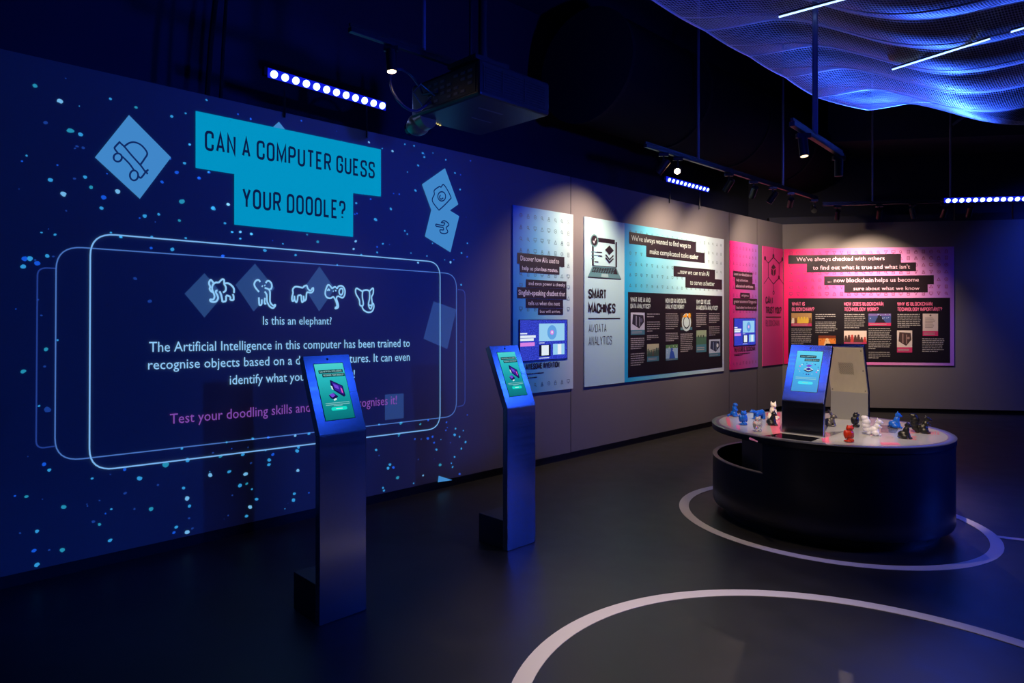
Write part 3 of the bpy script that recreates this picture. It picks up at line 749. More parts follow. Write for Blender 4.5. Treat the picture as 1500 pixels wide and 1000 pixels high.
lap += [(Lp((265,686),(610,710),(610,720),(265,696)), 0), (Lp((260,700),(610,722),(680,885),(192,858)), 1), (Lp((275,712),(605,732),(632,820),(245,785)), 0), (Lp((395,808),(490,815),(497,862),(388,855)), 2), (Lp((192,850),(680,884),(680,898),(192,866)), 0)]
for i in range(4):
    for j in range(9):
        x = 280 + 36*j - 8*i; y = 722 + 20*i + 2.2*j
        lap.append((Lp((x,y),(x+22,y+1),(x+20,y+10),(x-2,y+9)), 1))
lap += [(Lp((508,395),(572,472),(508,535),(445,458)), 0), (Lp((445,535),(460,525),(510,590),(560,535),(572,550),(510,615)), 0), (Lp((445,580),(460,570),(510,630),(560,580),(572,595),(510,660)), 0)]
for x0, x1, y in ((320,400,492),(345,400,546),(292,345,630)): lap.append((Lp((x0,y-7),(x1,y),(x1,y+14),(x0,y+7)), 0))
for x0, x1, y in ((240,320,488),(240,340,536),(240,295,586)): lap.append((Lp((x0,y-5),(x1,y),(x1,y+9),(x0,y+5)), 1))
ca = q(840+288/10, 320+325/10)
lap += [(disc(ca[0], ca[1], .072), 1), (disc(ca[0], ca[1], .058), 0)]
lap += [(x, 3) for x in ribbon([(ca[0]-.026, ca[1]-.004), (ca[0]-.008, ca[1]-.026), (ca[0]+.026, ca[1]+.026)], .011)]
flat('laptop_drawing', lap, f2, lapm, r2, .0165)
# --- third panel: pink with screen
s0, s1 = q(1068.4,352)[0], q(1109,360)[0]
r3, f3 = panel_thing('narrow pink and lavender panel with a small blue screen, left of the corner', LW, s0, PZ0)
board(r3, LW, s0, s1, PZ0, PZ1, s0, PZ0, ramp_mat('pink_to_lavender_print', [(0,(242,34,136)), (.5,(232,92,186)), (1,(186,124,236))]))
icon_grid(r3, f3, s0+.05, s1-.03, [2.56 - i*.117 for i in range(10)], 8, M['icon_pink'])
icon_grid(r3, f3, s0+.05, s1-.03, [.85], 8, M['icon_pink'])
for a in ((1072.3,1100.6,396.6,405.5,[('Learn how',0),('blockchain',1),('can',0)],1073.6,1099.5), (1075,1100.6,405.5,414,'help authenticate',1077,1094), (1075.4,1104.3,414,423,[('educational certificates',1)],1076.5,1101.5),
          (1082.7,1096.7,428.5,436.3,'and give us',1084.5,1094.6), (1072.3,1107.5,436.3,446.2,"greater assurance of Singapore's",1073.4,1106.4), (1075.8,1107,446.2,454.3,[('food safety',1),('from farm to fork',0)],1077,1106)):
    bar_text(r3, f3, q, *a, M['ink'], M['pale_pink_ink'])
wall_screen(r3, f3, q, 1073, 1105, 465.8, 506.8, 'farms')
head(r3, f3, q, 'THE FUTURE IS... BLOCKCHAIN', 1073.7, 515.8, 1104.5, 7, M['ink'], .18)
sA, zA = q(1074, 519.6); sB = q(1098, 519)[0]; paragraph(r3, f3, sA, sB, zA-.02, zA+.02, M['ink'], .017, .04)
# --- fourth panel: folded round the corner
r4, f4 = panel_thing('large pink panel about blockchain, folded round the room corner onto the back wall', LW, S_CORNER, PZ0)
s0 = q(1116.3,362)[0]
board(r4, LW, s0, S_CORNER-.016, PZ0, PZ1, S_CORNER, PZ0, ramp_mat('hot_pink_print', [(0,(244,80,160)), (1,(246,56,144))]), nm='title_board')
Fz = lambda *p: [q(1100+x/7.15, 360+y/7.15) for x, y in p]
hx = ribbon(Fz((225,120),(285,185),(285,335),(225,400),(172,330),(172,180)), .016, True)
for l in (((172,180),(140,142)),((285,185),(318,150)),((225,120),(225,108)),((225,400),(225,480)),((172,330),(125,397)),((285,335),(333,402)),((225,30),(225,95))): hx += ribbon(Fz(*l), .011)
for c in ((137,130),(318,140),(225,105),(283,330)): a = Fz(c)[0]; hx.append(disc(a[0], a[1], .034, None, 12))
a = Fz((226,490))[0]; hx += ribbon(disc(a[0], a[1], .028, None, 12), .012, True)
hx += [Fz((225,190),(250,228),(225,250),(202,228)), Fz((202,238),(223,258),(223,318),(202,295)), Fz((249,238),(229,258),(229,318),(249,295))]
flat('cube_diagram', hx, f4, M['ink'], r4, .0165)
head(r4, f4, q, 'CAN I', 1120.3, 444.8, 1130, 10.6, M['ink'], .2)
head(r4, f4, q, 'TRUST YOU?', 1120.3, 459.2, 1142.7, 10.4, M['ink'], .2)
(a0, zl), (a1, _) = q(1120.5, 464.3), q(1142.7, 464.3)
flat('rule', [rect(a0, zl-.008, a1, zl+.008)], f4, M['ink'], r4, .017)
head(r4, f4, q, 'BLOCKCHAIN', 1120.3, 477.6, 1140, 8.6, M['ink'], .075)
# wing on the back wall: a part frame turned into the back wall's direction
q = BW.px
wing = bpy.data.objects.new('back_wing', None); COL.objects.link(wing); wing.parent = r4
wing.rotation_euler = (0, 0, BW.ang - LW.ang)
fb = lambda x, y, off: Vector((x, -off, y - PZ0))
t1 = q(1397, 361)[0]
Wx = Matrix.Rotation(BW.ang - LW.ang, 4, 'Z')
f5 = lambda x, y, off: Wx @ Vector((x, -off, y - PZ0))
bpy.data.objects.remove(wing)
bw = board(r4, BW, .016, t1, PZ0, PZ1, 0, PZ0, ramp_mat('pink_to_violet_print', [(0,(244,10,112)), (.12,(244,26,126)), (.42,(246,116,200)), (.78,(236,160,232)), (1,(168,112,236))]))
bw.data.transform(Wx)
sA, sB = q(1153,380)[0], q(1391,380)[0]
icon_grid(r4, f5, sA, sB, [q(1270, 340+y/4.546)[1] for y in (135,177,222,268,317,365,410)], 22, M['icon_pink'], r=.03)
for a in ((1154.3,1319,374,386.6,[("We've always",0),('checked',1),('with others',0)],1166,1295), (1181.4,1341,386.2,398.7,[('to find out what is',0),('true',1),("and what isn't",0)],1190,1332),
          (1206.7,1367,404.5,417.4,[('... now',0),('blockchain',1),('helps us become',0)],1212,1345), (1236.3,1358,417.2,428.6,[('sure',1),('about what we know',0)],1249.5,1346)):
    bar_text(r4, f5, q, *a, M['ink'], M['pale_pink_ink'])
pa, pb = q(1154.3,436.8), q(1390.8,531)
flat('text_panel', [rect(pa[0], pb[1], pb[0], pa[1])], f5, M['ink2'], r4, .0165)
for t, xl, yb, xr, c in (('WHAT IS',1159.8,447.8,1178,5.5),('BLOCKCHAIN?',1159.8,455.5,1191.7,5.5),('HOW DOES BLOCKCHAIN',1236.3,447.8,1292.9,5.5),('TECHNOLOGY WORK?',1236.3,455.5,1285.8,5.5),('WHY IS BLOCKCHAIN',1313.8,447.8,1364.4,5.5),('TECHNOLOGY IMPORTANT?',1313.8,455.5,1378.7,5.5)):
    head(r4, f5, q, t, xl, yb, xr, c, M['pink_ink'], .17, .018, .22)
D2 = lambda x, y: q(1140+x/4.546, 340+y/4.546)
def ebox(x0, y0, x1, y1):
    a = D2(x0, y0); c = D2(x0, y1); return a[0], D2(x1, y0)[0], c[1], a[1]
picture(r4, f5, *ebox(85,538,220,625), 'market', (180,140,90), [(230,190,70),(120,70,50),(235,225,210)], M['cap_pink'], .22, kind='people')
picture(r4, f5, *ebox(265,688,380,760), 'workshop', (226,130,50), [(240,200,150),(120,50,30)], M['cap_pink'], 0, kind='figure')
picture(r4, f5, *ebox(435,655,585,742), 'meeting', (230,205,200), [(190,60,60),(80,50,50),(240,150,90)], M['cap_pink'], .12, kind='people')
picture(r4, f5, *ebox(597,542,747,622), 'night_city', (60,76,140), [(22,20,44),(110,90,160),(150,170,220)], M['cap_pink'], .24, kind='figure')
picture(r4, f5, *ebox(787,653,888,800), 'desk', (214,200,200), [(70,50,54),(150,120,120)], M['cap_pink'], .24, kind='machine')
picture(r4, f5, *ebox(958,542,1060,690), 'certificate', (206,190,190), [(110,95,100)], M['cap_pink'], .22, kind='document')
for bx in ((85,638,225,748),(245,541,390,580),(245,592,390,672),(437,541,577,642),(598,635,750,780),(598,792,750,842),(790,541,945,637),(955,703,1105,798)):
    paragraph(r4, f5, *ebox(*bx), M['grey_ink'], pitch=.03)

# ================================================================== KIOSKS
def head_map(x, y, off, bz, lean, run):
    """place on the leaning face: x across, y up the slope, off outwards"""
    L = math.hypot(run, lean); d = Vector((0, lean/L, run/L)); n = Vector((0, -run/L, lean/L))
    return Vector((x, 0, bz)) + d * y + n * off
def screen_parts(root, fn, w, L, teal, key):
    x0, x1 = -w*.31, w*.31; y0, y1 = L*.17, L*.885
    W, Hh = x1-x0, y1-y0
    R = lambda u0, v0, u1, v1: rect(x0+W*u0, y0+Hh*v0, x0+W*u1, y0+Hh*v1)
    sc = flat('screen', [rect(x0-.003, y0-.003, x1+.003, y1+.003)], fn, M['black'], root, .0012)
    if teal: g = [(0,(6,112,112)), (.35,(16,146,146)), (.75,(40,184,188)), (1,(76,208,204))]
    else: g = [(0,(6,140,214)), (.5,(20,170,230)), (1,(70,206,238))]
    flat('display', [R(0,0,1,1)], fn, ramp_mat('kiosk_display_'+key, g, 1, emit=1.0), sc, .002)
    ms = [glow('kiosk_bar_'+key, (8,52,60) if teal else (10,30,60)), glow('kiosk_white_'+key, (205,240,240)), glow('kiosk_purple_'+key, (52,32,150)), glow('kiosk_violet_'+key, (112,70,215)), glow('kiosk_button_'+key, (20,222,200) if teal else (70,225,245)), glow('kiosk_pink_'+key, (235,90,190)), glow('kiosk_dark_'+key, (22,16,80)), glow('kiosk_text_'+key, (150,205,205))]
    P = lambda *p: [(x0+W*a, y0+Hh*b) for a, b in p]
    gr = []
    if teal:
        gr += [(R(.1,.825,.94,.885), 0), (R(.2,.755,.98,.815), 0)]
        lines = (('CAN ARTIFICIAL INTELLIGENCE', .14, .9, .84), ('RECOGNISE YOUR DOODLES?', .24, .94, .77))
        gr += [(P((.42,.70),(.47,.69),(.82,.58),(.84,.40),(.78,.38),(.50,.50),(.40,.56)), 6), (P((.46,.67),(.78,.575),(.80,.42),(.52,.52)), 2), (P((.5,.63),(.66,.585),(.67,.52),(.53,.56)), 3),
               (P((.72,.55),(.77,.53),(.78,.45),(.74,.46)), 5), (P((.40,.60),(.45,.585),(.47,.52),(.42,.53)), 1), (P((.27,.43),(.44,.47),(.58,.40),(.46,.345),(.32,.37)), 6), (P((.29,.44),(.43,.465),(.5,.42),(.38,.385)), 3), (P((.40,.355),(.5,.37),(.52,.345),(.42,.325)), 1)]
        gr += [(R(.1,.285,.93,.293), 7), (R(.1,.255,.93,.263), 7), (R(.36,.235,.66,.243), 7), (rrect(*[v for p in P((.26,.155),(.8,.215)) for v in p], Hh*.028), 4), (R(.42,.178,.64,.19), 1)]
    else:
        gr += [(R(.14,.83,.78,.895), 0), (R(.34,.745,.92,.81), 0)]
        lines = (('TEACH A COMPUTER TO', .18, .74, .846), ('RECOGNISE OBJECTS', .38, .88, .76))
        gr += [(P((.36,.52),(.55,.47),(.74,.52),(.55,.58)), 6), (P((.36,.545),(.55,.5),(.74,.545),(.55,.605)), 1), (P((.41,.55),(.55,.515),(.69,.55),(.55,.59)), 2), (P((.42,.63),(.55,.60),(.68,.64),(.54,.67)), 3)]
        rn = random.Random(5)
        for i in range(16):
            a, b2 = .55 + .38*math.cos(i*2.4), .56 + .14*math.sin(i*2.4); gr.append((disc(x0+W*a, y0+Hh*b2, W*rn.uniform(.015,.03), None, 6), rn.choice((1,2,3,5))))
        gr += [(R(.1,.335,.9,.347), 7), (R(.1,.3,.9,.312), 7), (rrect(*[v for p in P((.22,.175),(.8,.245)) for v in p], Hh*.033), 4), (R(.4,.203,.62,.217), 7)]
    flat('display_graphics', gr, fn, ms, sc, .003)
    for t, a, b2, v in lines:
        aa, bb = P((a, v), (b2, v)); hh = Hh*.032
        flat('display_lettering', fit(caps(t, .16), aa, bb, (aa[0], aa[1]+hh), (bb[0], bb[1]+hh)), fn, ms[7], sc, .004)
def make_kiosk(label, loc, rotz, bz, top, lean, w=.28, t=.042, foot=True, screen='teal', key='a', group='touchscreen kiosks', back=False):
    st = M['steel'] if foot else M['steel_polished']
    k = thing('touchscreen_kiosk', label, 'kiosk', loc, rotz, group)
    b = MB(); b.box((-w/2, 0, 0), (w/2, t, bz)); b.build('column', st, k, bevel=.004)
    run = top - bz; L = math.hypot(run, lean)
    fn = lambda x, y, off: head_map(x, y, off, bz, lean, run)
    b = MB(); vs = [fn(x, y, o) for o in (0, -t) for x, y in ((-w/2, 0), (w/2, 0), (w/2, L), (-w/2, L))]
    b.add(vs, [(0,1,2,3),(7,6,5,4),(0,4,5,1),(1,5,6,2),(2,6,7,3),(3,7,4,0)])
    hd = b.build('display_head', st, k, bevel=.002)
    screen_parts(hd, fn, w, L, screen == 'teal', key)
    cy = L*.945
    flat('camera_eye', [disc(0, cy, .006, None, 14)], fn, M['black'], hd, .0015)
    if foot:
        b = MB(); b.box((-w/2+.005, t, 0), (w/2-.005, t+.235, .195)); b.build('ballast_box', M['steel_dk'], k, bevel=.003)
    if back:
        m_ = .012
        bp = MB(); vs = [fn(x, y, o) for o in (-t, -t-.004) for x, y in ((-w/2+m_*.5, .004), (w/2-m_*.5, .004), (w/2-m_*.5, L-m_), (-w/2+m_*.5, L-m_))]
        bp.add(vs, [(0,1,2,3),(7,6,5,4),(0,4,5,1),(1,5,6,2),(2,6,7,3),(3,7,4,0)])
        pl = bp.build('back_plate', M['backplate'], hd)
        gx, gy = 0, L*.535; holes = []
        for i in range(14):
            for j in range(14):
                if (i+j) % 2 == 0: holes.append(rect(gx-.052+i*.0075, gy-.052+j*.0075, gx-.052+i*.0075+.0058, gy-.052+j*.0075+.0058))
        flat('speaker_grille', holes, fn, M['black'], pl, -t-.0048)
        for x in (-w/2+.02, w/2-.02):
            for y in (.03, L*.5, L-.035):
                s = MB(); s.cyl(fn(x, y, -t-.004), fn(x, y, -t-.007), .0045, 10); s.build('screw', M['steel_dk'], pl)
        bb = MB(); bb.box((-w/2+.004, t, 0), (w/2-.004, t+.004, bz-.006)); bb.build('column_back', mat('satin_aluminium', (150,150,152), .5, .6), k)
    return k
d1 = LW.u
def base_mid(p, w): return (p[0] + d1.x*w/2, p[1] + d1.y*w/2, 0)
make_kiosk('nearest steel touchscreen kiosk, in front of the projected text', base_mid((-.723, 3.307), .28), LW.ang, .952, 1.343, .172, key='near')
make_kiosk('steel touchscreen kiosk in front of the narrow blue panel, head catching warm light', base_mid((.283, 4.358), .28), LW.ang, .945, 1.348, .168, key='far')
TZ = .70
angA = math.atan2(-.694, .72)
dA = Vector((.72, -.694)); nA = Vector((.694, .72))
make_kiosk('touchscreen kiosk on the round table with its blue screen towards us', (2.325+dA.x*.14, 4.85+dA.y*.14, TZ), angA, .238, .637, .205, foot=False, screen='blue', key='table', group='kiosks on the round table')
make_kiosk('kiosk on the round table turned away, showing its perforated pale back', (3.068+dA.x*.14+nA.x*.042, 5.548+dA.y*.14+nA.y*.042, TZ), angA + pi, .235, .625, .165, foot=False, screen='blue', key='away', group='kiosks on the round table', back=True)

# ================================================================== ROUND TABLE
tb = thing('round_table', 'large round black display table with a pale glossy top and open niche', 'table', (TC[0], TC[1], 0))
R = .81
m = MB(); m.lathe([(0,.0), (R-.09,.0), (R-.09,.09), (R-.13,.10)], 96); m.build('plinth', M['black'], tb, True)
# skirt: full drum below the niche sill, upper drum with an opening at the left
NZ, A0, A1 = .44, math.radians(100), math.radians(213)
m = MB(); m.lathe([(R-.02,.075), (R-.006,.082), (R,.10), (R,NZ), (R-.03,NZ), (R-.03,.09)], 120, close=True)
m.build('lower_drum', M['navy'], tb, True)
m = MB(); n = 90; vs = []; fs = []
for i in range(n+1):
    t = A1 + (2*pi - (A1-A0))*i/n
    for r, z in ((R, NZ-.004), (R, .655), (R-.03, .655), (R-.03, NZ-.004)): vs.append((r*math.cos(t), r*math.sin(t), z))
for i in range(n):
    for k in range(4): fs.append((i*4+k, i*4+4+k, i*4+4+(k+1)%4, i*4+(k+1)%4))
fs += [(0,1,2,3), (n*4+3, n*4+2, n*4+1, n*4)]
m.add(vs, fs); m.build('upper_drum', M['navy'], tb, True)
# niche walls, sill and floor
m = MB(); vs = []; fs = []; n = 60
for i in range(n+1):
    t = A0 + (A1-A0)*i/n
    for r, z in ((R-.034,NZ), (R+.001,NZ), (R+.001,NZ+.006), (R-.034,NZ+.006)): vs.append((r*math.cos(t), r*math.sin(t), z))
for i in range(n):
    for k in range(4): fs.append((i*4+k, i*4+4+k, i*4+4+(k+1)%4, i*4+(k+1)%4))
fs += [(0,1,2,3), (n*4+3, n*4+2, n*4+1, n*4)]
m.add(vs, fs); m.build('sill', mat('grey_sill_edge', (128,122,126), .4), tb)
Q1, Q2, Q3 = Vector((R*math.cos(A1)*.985, R*math.sin(A1)*.985, .405)), Vector((-.61,.05,.405)), Vector((R*math.cos(A0)*.985, R*math.sin(A0)*.985, .405))
for a_, b_ in ((Q1, Q2), (Q2, Q3)):
    m = MB(); m.beam(a_, b_, .02, .5); m.build('niche_wall', M['black'], tb)
m = MB(); vs = [(-.3,.1,.15)]; n = 60
for i in range(n+1):
    t = A0 + (A1-A0)*i/n; vs.append(((R-.032)*math.cos(t), (R-.032)*math.sin(t), .15))
m.add(vs, [(0, i, i+1) for i in range(1, n+1)]); m.build('niche_floor', mat('niche_floor_laminate', (84,62,74), .5), tb)
ni = MB(); vs = []; fs = []
for i in range(n+1):
    t = A0 + (A1-A0)*i/n
    for r in (R-.17, R-.10): vs.append((r*math.cos(t), r*math.sin(t), .153))
for i in range(n): fs.append((i*2, i*2+1, i*2+3, i*2+2))
ni.add(vs, fs); ni.build('niche_floor_band', mat('pale_olive_band', (190,182,140), .5), tb)
m = MB(); m.lathe([(R-.05,.655), (R+.004,.655), (R+.006,.66), (R+.006,.694), (R-.05,.694)], 120, close=True); m.build('rim_band', M['navy'], tb, True)
m = MB(); m.lathe([(R-.05,.6935), (R+.008,.6935), (R+.008,.697), (R+.004,TZ), (R-.045,TZ), (R-.05,TZ-.003)], 120, close=True)
m.build('rim', M['rim'], tb, True)
m = MB(); m.lathe([(0,.66), (R-.046,.66), (R-.046,TZ-.001), (0,TZ-.001)], 120)
top = m.build('tabletop', M['tabletop'], tb, False)
ft = lambda x, y, off: Vector((x, y, TZ - .001 + off))
def tpx(x, y):
    Y = F*(H-TZ)/(y-HY); return ((x-CX)*Y/F - TC[0], Y - TC[1])
def tq(*p): return [tpx(*a) for a in p]
pinks = [tq((1122,604.5),(1143,603),(1143,634),(1133,639)), tq((1063,612),(1068,610),(1071,625),(1066,623)), tq((1078,622),(1084,623),(1084,630),(1079,627)),
         tq((1203,641.5),(1214,640),(1215,648),(1205,647.5)), tq((1289,647.5),(1315,648),(1320,651.5),(1291,651.5)), tq((1098,640),(1110,645.5),(1110,647.5),(1097,643))]
flat('pink_mark', pinks, ft, M['pinkmark'], top, .0008)  # flat pink patches on the top
flat('grey_shadow_and_patch', [tq((1206,633),(1238,631),(1212,640),(1206,640)), tq((1290,622),(1318,625),(1312,634),(1290,633))], ft, M['greypatch'], top, .0008)  # first shape paints the kiosk's softer shadow, second is a grey patch
flat('painted_shadow', [tq((1144,634),(1202,641),(1188,646.5),(1118,638))], ft, M['topshadow'], top, .0008)  # cast shadow of the screen kiosk, painted from its base forwards
for t, qd in (('DEA', ((1333,634.5),(1343,634.5),(1333,629),(1343,629))), ('TOC', ((1333,644),(1342,644.5),(1332,638),(1342,638.5))), ('TIVITA', ((1359,636.5),(1376,637),(1358,631),(1375,632)))):
    flat('pink_lettering', fit(caps(t, .17), *tq(*qd)), ft, M['pinkmark'], top, .001)

# ================================================================== FIGURINES
def fmat(name, rgb, rough=.35, **k): return mat(name, rgb, rough, **k)
FM = {'blue': fmat('blue_plastic', (14,92,205), .35), 'black': fmat('black_plastic', (17,17,17), .4), 'white': fmat('white_plastic', (232,222,205), .4), 'red': fmat('red_brown_plastic', (176,42,18), .35), 'grey': fmat('pewter_grey', (96,92,90), .35, metal=.5)}
g = bpy.data.materials.new('clear_crystal'); g.use_nodes = True; bb = g.node_tree.nodes['Principled BSDF']
bb.inputs['Base Color'].default_value = (.95,.95,.97,1); bb.inputs['Roughness'].default_value = .05; bb.inputs['Transmission Weight'].default_value = .85; bb.inputs['IOR'].default_value = 1.45
FM['clear'] = g
g = bpy.data.materials.new('frosted_resin'); g.use_nodes = True; bb = g.node_tree.nodes['Principled BSDF']
bb.inputs['Base Color'].default_value = (.8,.8,.92,1); bb.inputs['Roughness'].default_value = .3; bb.inputs['Transmission Weight'].default_value = .3
FM['frost'] = g
RX = lambda d: Matrix.Rotation(math.radians(d), 3, 'X')
RY = lambda d: Matrix.Rotation(math.radians(d), 3, 'Y')
RZ = lambda d: Matrix.Rotation(math.radians(d), 3, 'Z')
def shape(kind):
    m = MB(); E = m.ell; C = lambda p, q, r, r2: m.cyl(p, q, r, 12, r2)
    if kind == 'owl':
        E((0,0,.054), (.027,.024,.036)); E((0,-.003,.09), (.023,.021,.02)); E((0,.002,.006), (.032,.03,.009)); C((0,0,.004),(0,0,.03),.014,.016)
        for s in (-1, 1):
            C((s*.014,-.002,.1),(s*.021,-.004,.117),.008,.001); E((s*.026,.004,.05), (.008,.016,.03), RX(-10)); E((s*.009,-.021,.094), (.008,.005,.008)); E((s*.009,-.02,.016), (.007,.01,.007))
        C((0,-.02,.09),(0,-.029,.084),.005,.001)
    elif kind in ('cat', 'dog'):
        E((0,.012,.026), (.028,.032,.028)); E((0,-.004,.05), (.02,.02,.038), RX(12)); E((0,-.014,.09), (.019,.019,.017)); E((0,-.03,.084), (.009,.009,.008))
        for s in (-1, 1):
            C((s*.01,-.012,.055),(s*.011,-.026,.004),.008,.008); E((s*.011,-.03,.005), (.008,.012,.006)); E((s*.024,.002,.014), (.011,.022,.015))
            if kind == 'cat': C((s*.012,-.012,.1),(s*.015,-.013,.119),.008,.001)
            else: E((s*.02,-.01,.09), (.005,.009,.015), RY(s*15)); 
        m.tube([(0,.036,.014),(.018,.044,.008),(.036,.03,.008),(.042,.01,.01)], .006)
    elif kind == 'bear':
        E((0,.004,.052), (.026,.05,.026)); E((0,.03,.055), (.025,.026,.027)); E((0,-.05,.064), (.016,.026,.016), RX(-12)); E((0,-.076,.07), (.014,.018,.013)); E((0,-.094,.068), (.007,.01,.007))
        for s in (-1, 1):
            E((s*.011,-.072,.083), (.005,.004,.006))
            for y, dy in ((-.03,-.008),(.036,.006)): C((s*.014,y,.05),(s*.015,y+dy,.004),.013,.011); E((s*.015,y+dy-.006,.005), (.011,.016,.006))
    elif kind == 'squirrel':
        E((0,0,.03), (.024,.028,.03)); E((0,-.012,.055), (.018,.018,.028), RX(14)); E((0,-.024,.086), (.016,.021,.016)); E((0,-.042,.081), (.007,.008,.007))
        for s in (-1, 1):
            C((s*.01,-.018,.096),(s*.014,-.016,.114),.006,.001); E((s*.02,-.006,.016), (.012,.022,.016)); C((s*.014,-.018,.06),(s*.007,-.04,.05),.006,.005); E((s*.014,-.026,.005), (.008,.014,.006))
        for y, z, r in ((.03,.014,.016),(.042,.034,.021),(.046,.058,.024),(.044,.082,.025),(.05,.102,.02),(.062,.108,.013)): E((0,y,z), (r*.8,r,r))
    elif kind == 'rabbit':
        E((0,.012,.03), (.028,.032,.032)); E((0,-.012,.042), (.02,.02,.03)); E((0,-.024,.074), (.018,.022,.017)); E((0,-.042,.07), (.009,.008,.008)); E((0,.044,.022), (.011,.011,.011))
        for s in (-1, 1):
            E((s*.011,.0,.104), (.007,.008,.027), RX(-32) @ RY(s*8)); E((s*.025,.006,.018), (.012,.024,.018)); E((s*.018,-.016,.006), (.009,.022,.007)); C((s*.01,-.022,.04),(s*.01,-.034,.004),.007,.007)
    elif kind == 'fox':
        E((0,.01,.03), (.034,.034,.032)); E((0,-.002,.068), (.026,.024,.05), RX(6)); E((0,-.01,.118), (.024,.023,.021)); E((0,-.032,.112), (.009,.013,.009))
        for s in (-1, 1):
            C((s*.015,-.008,.13),(s*.019,-.008,.154),.01,.001); C((s*.013,-.016,.08),(s*.014,-.03,.004),.01,.009); E((s*.014,-.034,.006), (.009,.014,.007)); E((s*.03,-.002,.016), (.013,.026,.018))
        m.tube([(.01,.04,.02),(.03,.045,.014),(.048,.025,.012),(.05,.0,.016)], .011)
    elif kind == 'otter':
        E((0,.006,.024), (.026,.03,.026)); E((0,-.001,.058), (.02,.019,.05)); E((0,-.006,.1), (.018,.019,.016)); E((0,-.021,.097), (.01,.009,.008))
        for s in (-1, 1):
            E((s*.016,-.004,.108), (.005,.004,.006)); C((s*.016,-.008,.07),(s*.009,-.022,.05),.007,.006); E((s*.017,-.014,.007), (.01,.02,.008))
        m.tube([(0,.03,.014),(-.02,.042,.01),(-.04,.036,.009),(-.052,.026,.009)], .009)
    zmin = min(v[2] for v in m.v)
    m.v = [(v[0], v[1], max(0, v[2])) for v in m.v]
    return m
def figurine(kind, mk, px, py, rot, label, k=1.0):
    x, y = tpx(px, py)
    m = shape(kind); Rm = RZ(rot)
    m.v = [tuple(Rm @ Vector(v) * k) for v in m.v]
    me = bpy.data.meshes.new(kind); me.from_pydata(m.v, [], m.f); me.update()
    tmp = bpy.data.objects.new('tmp', me); COL.objects.link(tmp)
    bm = bmesh.new(); bm.from_mesh(me); bmesh.ops.recalc_face_normals(bm, faces=bm.faces); bm.to_mesh(me); bm.free()
    r = tmp.modifiers.new('r', 'REMESH'); r.mode = 'VOXEL'; r.voxel_size = .0022*k
    s = tmp.modifiers.new('s', 'SMOOTH'); s.factor = .5; s.iterations = 2
    dg = bpy.context.evaluated_depsgraph_get()
    out = bpy.data.meshes.new_from_object(tmp.evaluated_get(dg)); bpy.data.objects.remove(tmp)
    z0 = min(v.co.z for v in out.vertices)
    for v in out.vertices: v.co.z -= z0
    out.name = kind + '_figurine'
    o = link(out, kind + '_figurine', FM[mk], None, True)
    o.location = (TC[0]+x, TC[1]+y, TZ+.0002)
    return tag(o, label, 'figurine', 'animal figurines on the round table')
figurine('otter', 'blue', 1076, 609.7, 35, 'slim upright blue animal figurine at the left end of the table')
figurine('owl', 'blue', 1089, 622, 10, 'blue owl figurine on the left of the table top')
figurine('bear', 'blue', 1112, 613.5, -70, 'blue bear figurine walking left, behind the clear owl', .95)
figurine('owl', 'clear', 1110, 632, 15, 'clear crystal owl figurine near the left front edge of the table', 1.0)
figurine('fox', 'white', 1132, 614, 5, 'tall white seated animal figurine behind the black cat', 1.0)
figurine('cat', 'black', 1131, 622.7, 40, 'black seated cat figurine beside the screen kiosk on the table', 1.0)
figurine('rabbit', 'grey', 1216, 623.7, 50, 'grey rabbit figurine right behind the screen kiosk')
figurine('owl', 'black', 1253, 625.2, 30, 'black owl figurine in front of the turned-away kiosk')
figurine('owl', 'red', 1244, 647, 15, 'red-brown owl figurine at the front of the table', 1.02)
figurine('squirrel', 'frost', 1281, 637.2, 60, 'frosted white squirrel figurine in the middle of the table front', 1.12)
figurine('cat', 'blue', 1312, 626.5, 60, 'blue seated cat figurine on the right half of the table', 1.08)
figurine('cat', 'black', 1326, 642, 50, 'dark cat figurine beside the pink lettering on the table', 1.02)
figurine('squirrel', 'black', 1352, 634, 70, 'black squirrel figurine at the right end of the table', 1.15)

# ================================================================== CEILING EQUIPMENT
def on_line(px, py, fr, off):
    """point of a sight line on a vertical plane standing off from a wall"""
    fo = Frame(fr.w(0, off), fr.ang); a, z = fo.px(px, py); return fo.w(a, 0, z)
def hang(root, p, ztop, r=.012, nm='hanger_rod'):
    m = MB(); m.cyl((p.x-root.location.x, p.y-root.location.y, p.z-root.location.z), (p.x-root.location.x, p.y-root.location.y, ztop-root.location.z), r, 12)
    return m.build(nm, M['rod'], root, True)
def track(label, a, b, rods, name='lighting_track', rr=.014):
    t = thing(name, label, 'lighting track', a, 0, 'lighting tracks')
    m = MB(); m.beam((0,0,0), b-a, .036, .032); m.build('rail', M['blackm'], t, bevel=.003)
    m = MB(); m.beam((0,0,.03), (b-a)+Vector((0,0,.03)), .02, .02); m.build('support_bar', M['blackm'], t)
    for p in rods: hang(t, p + Vector((0,0,.03)), 5.19, rr)
    return t
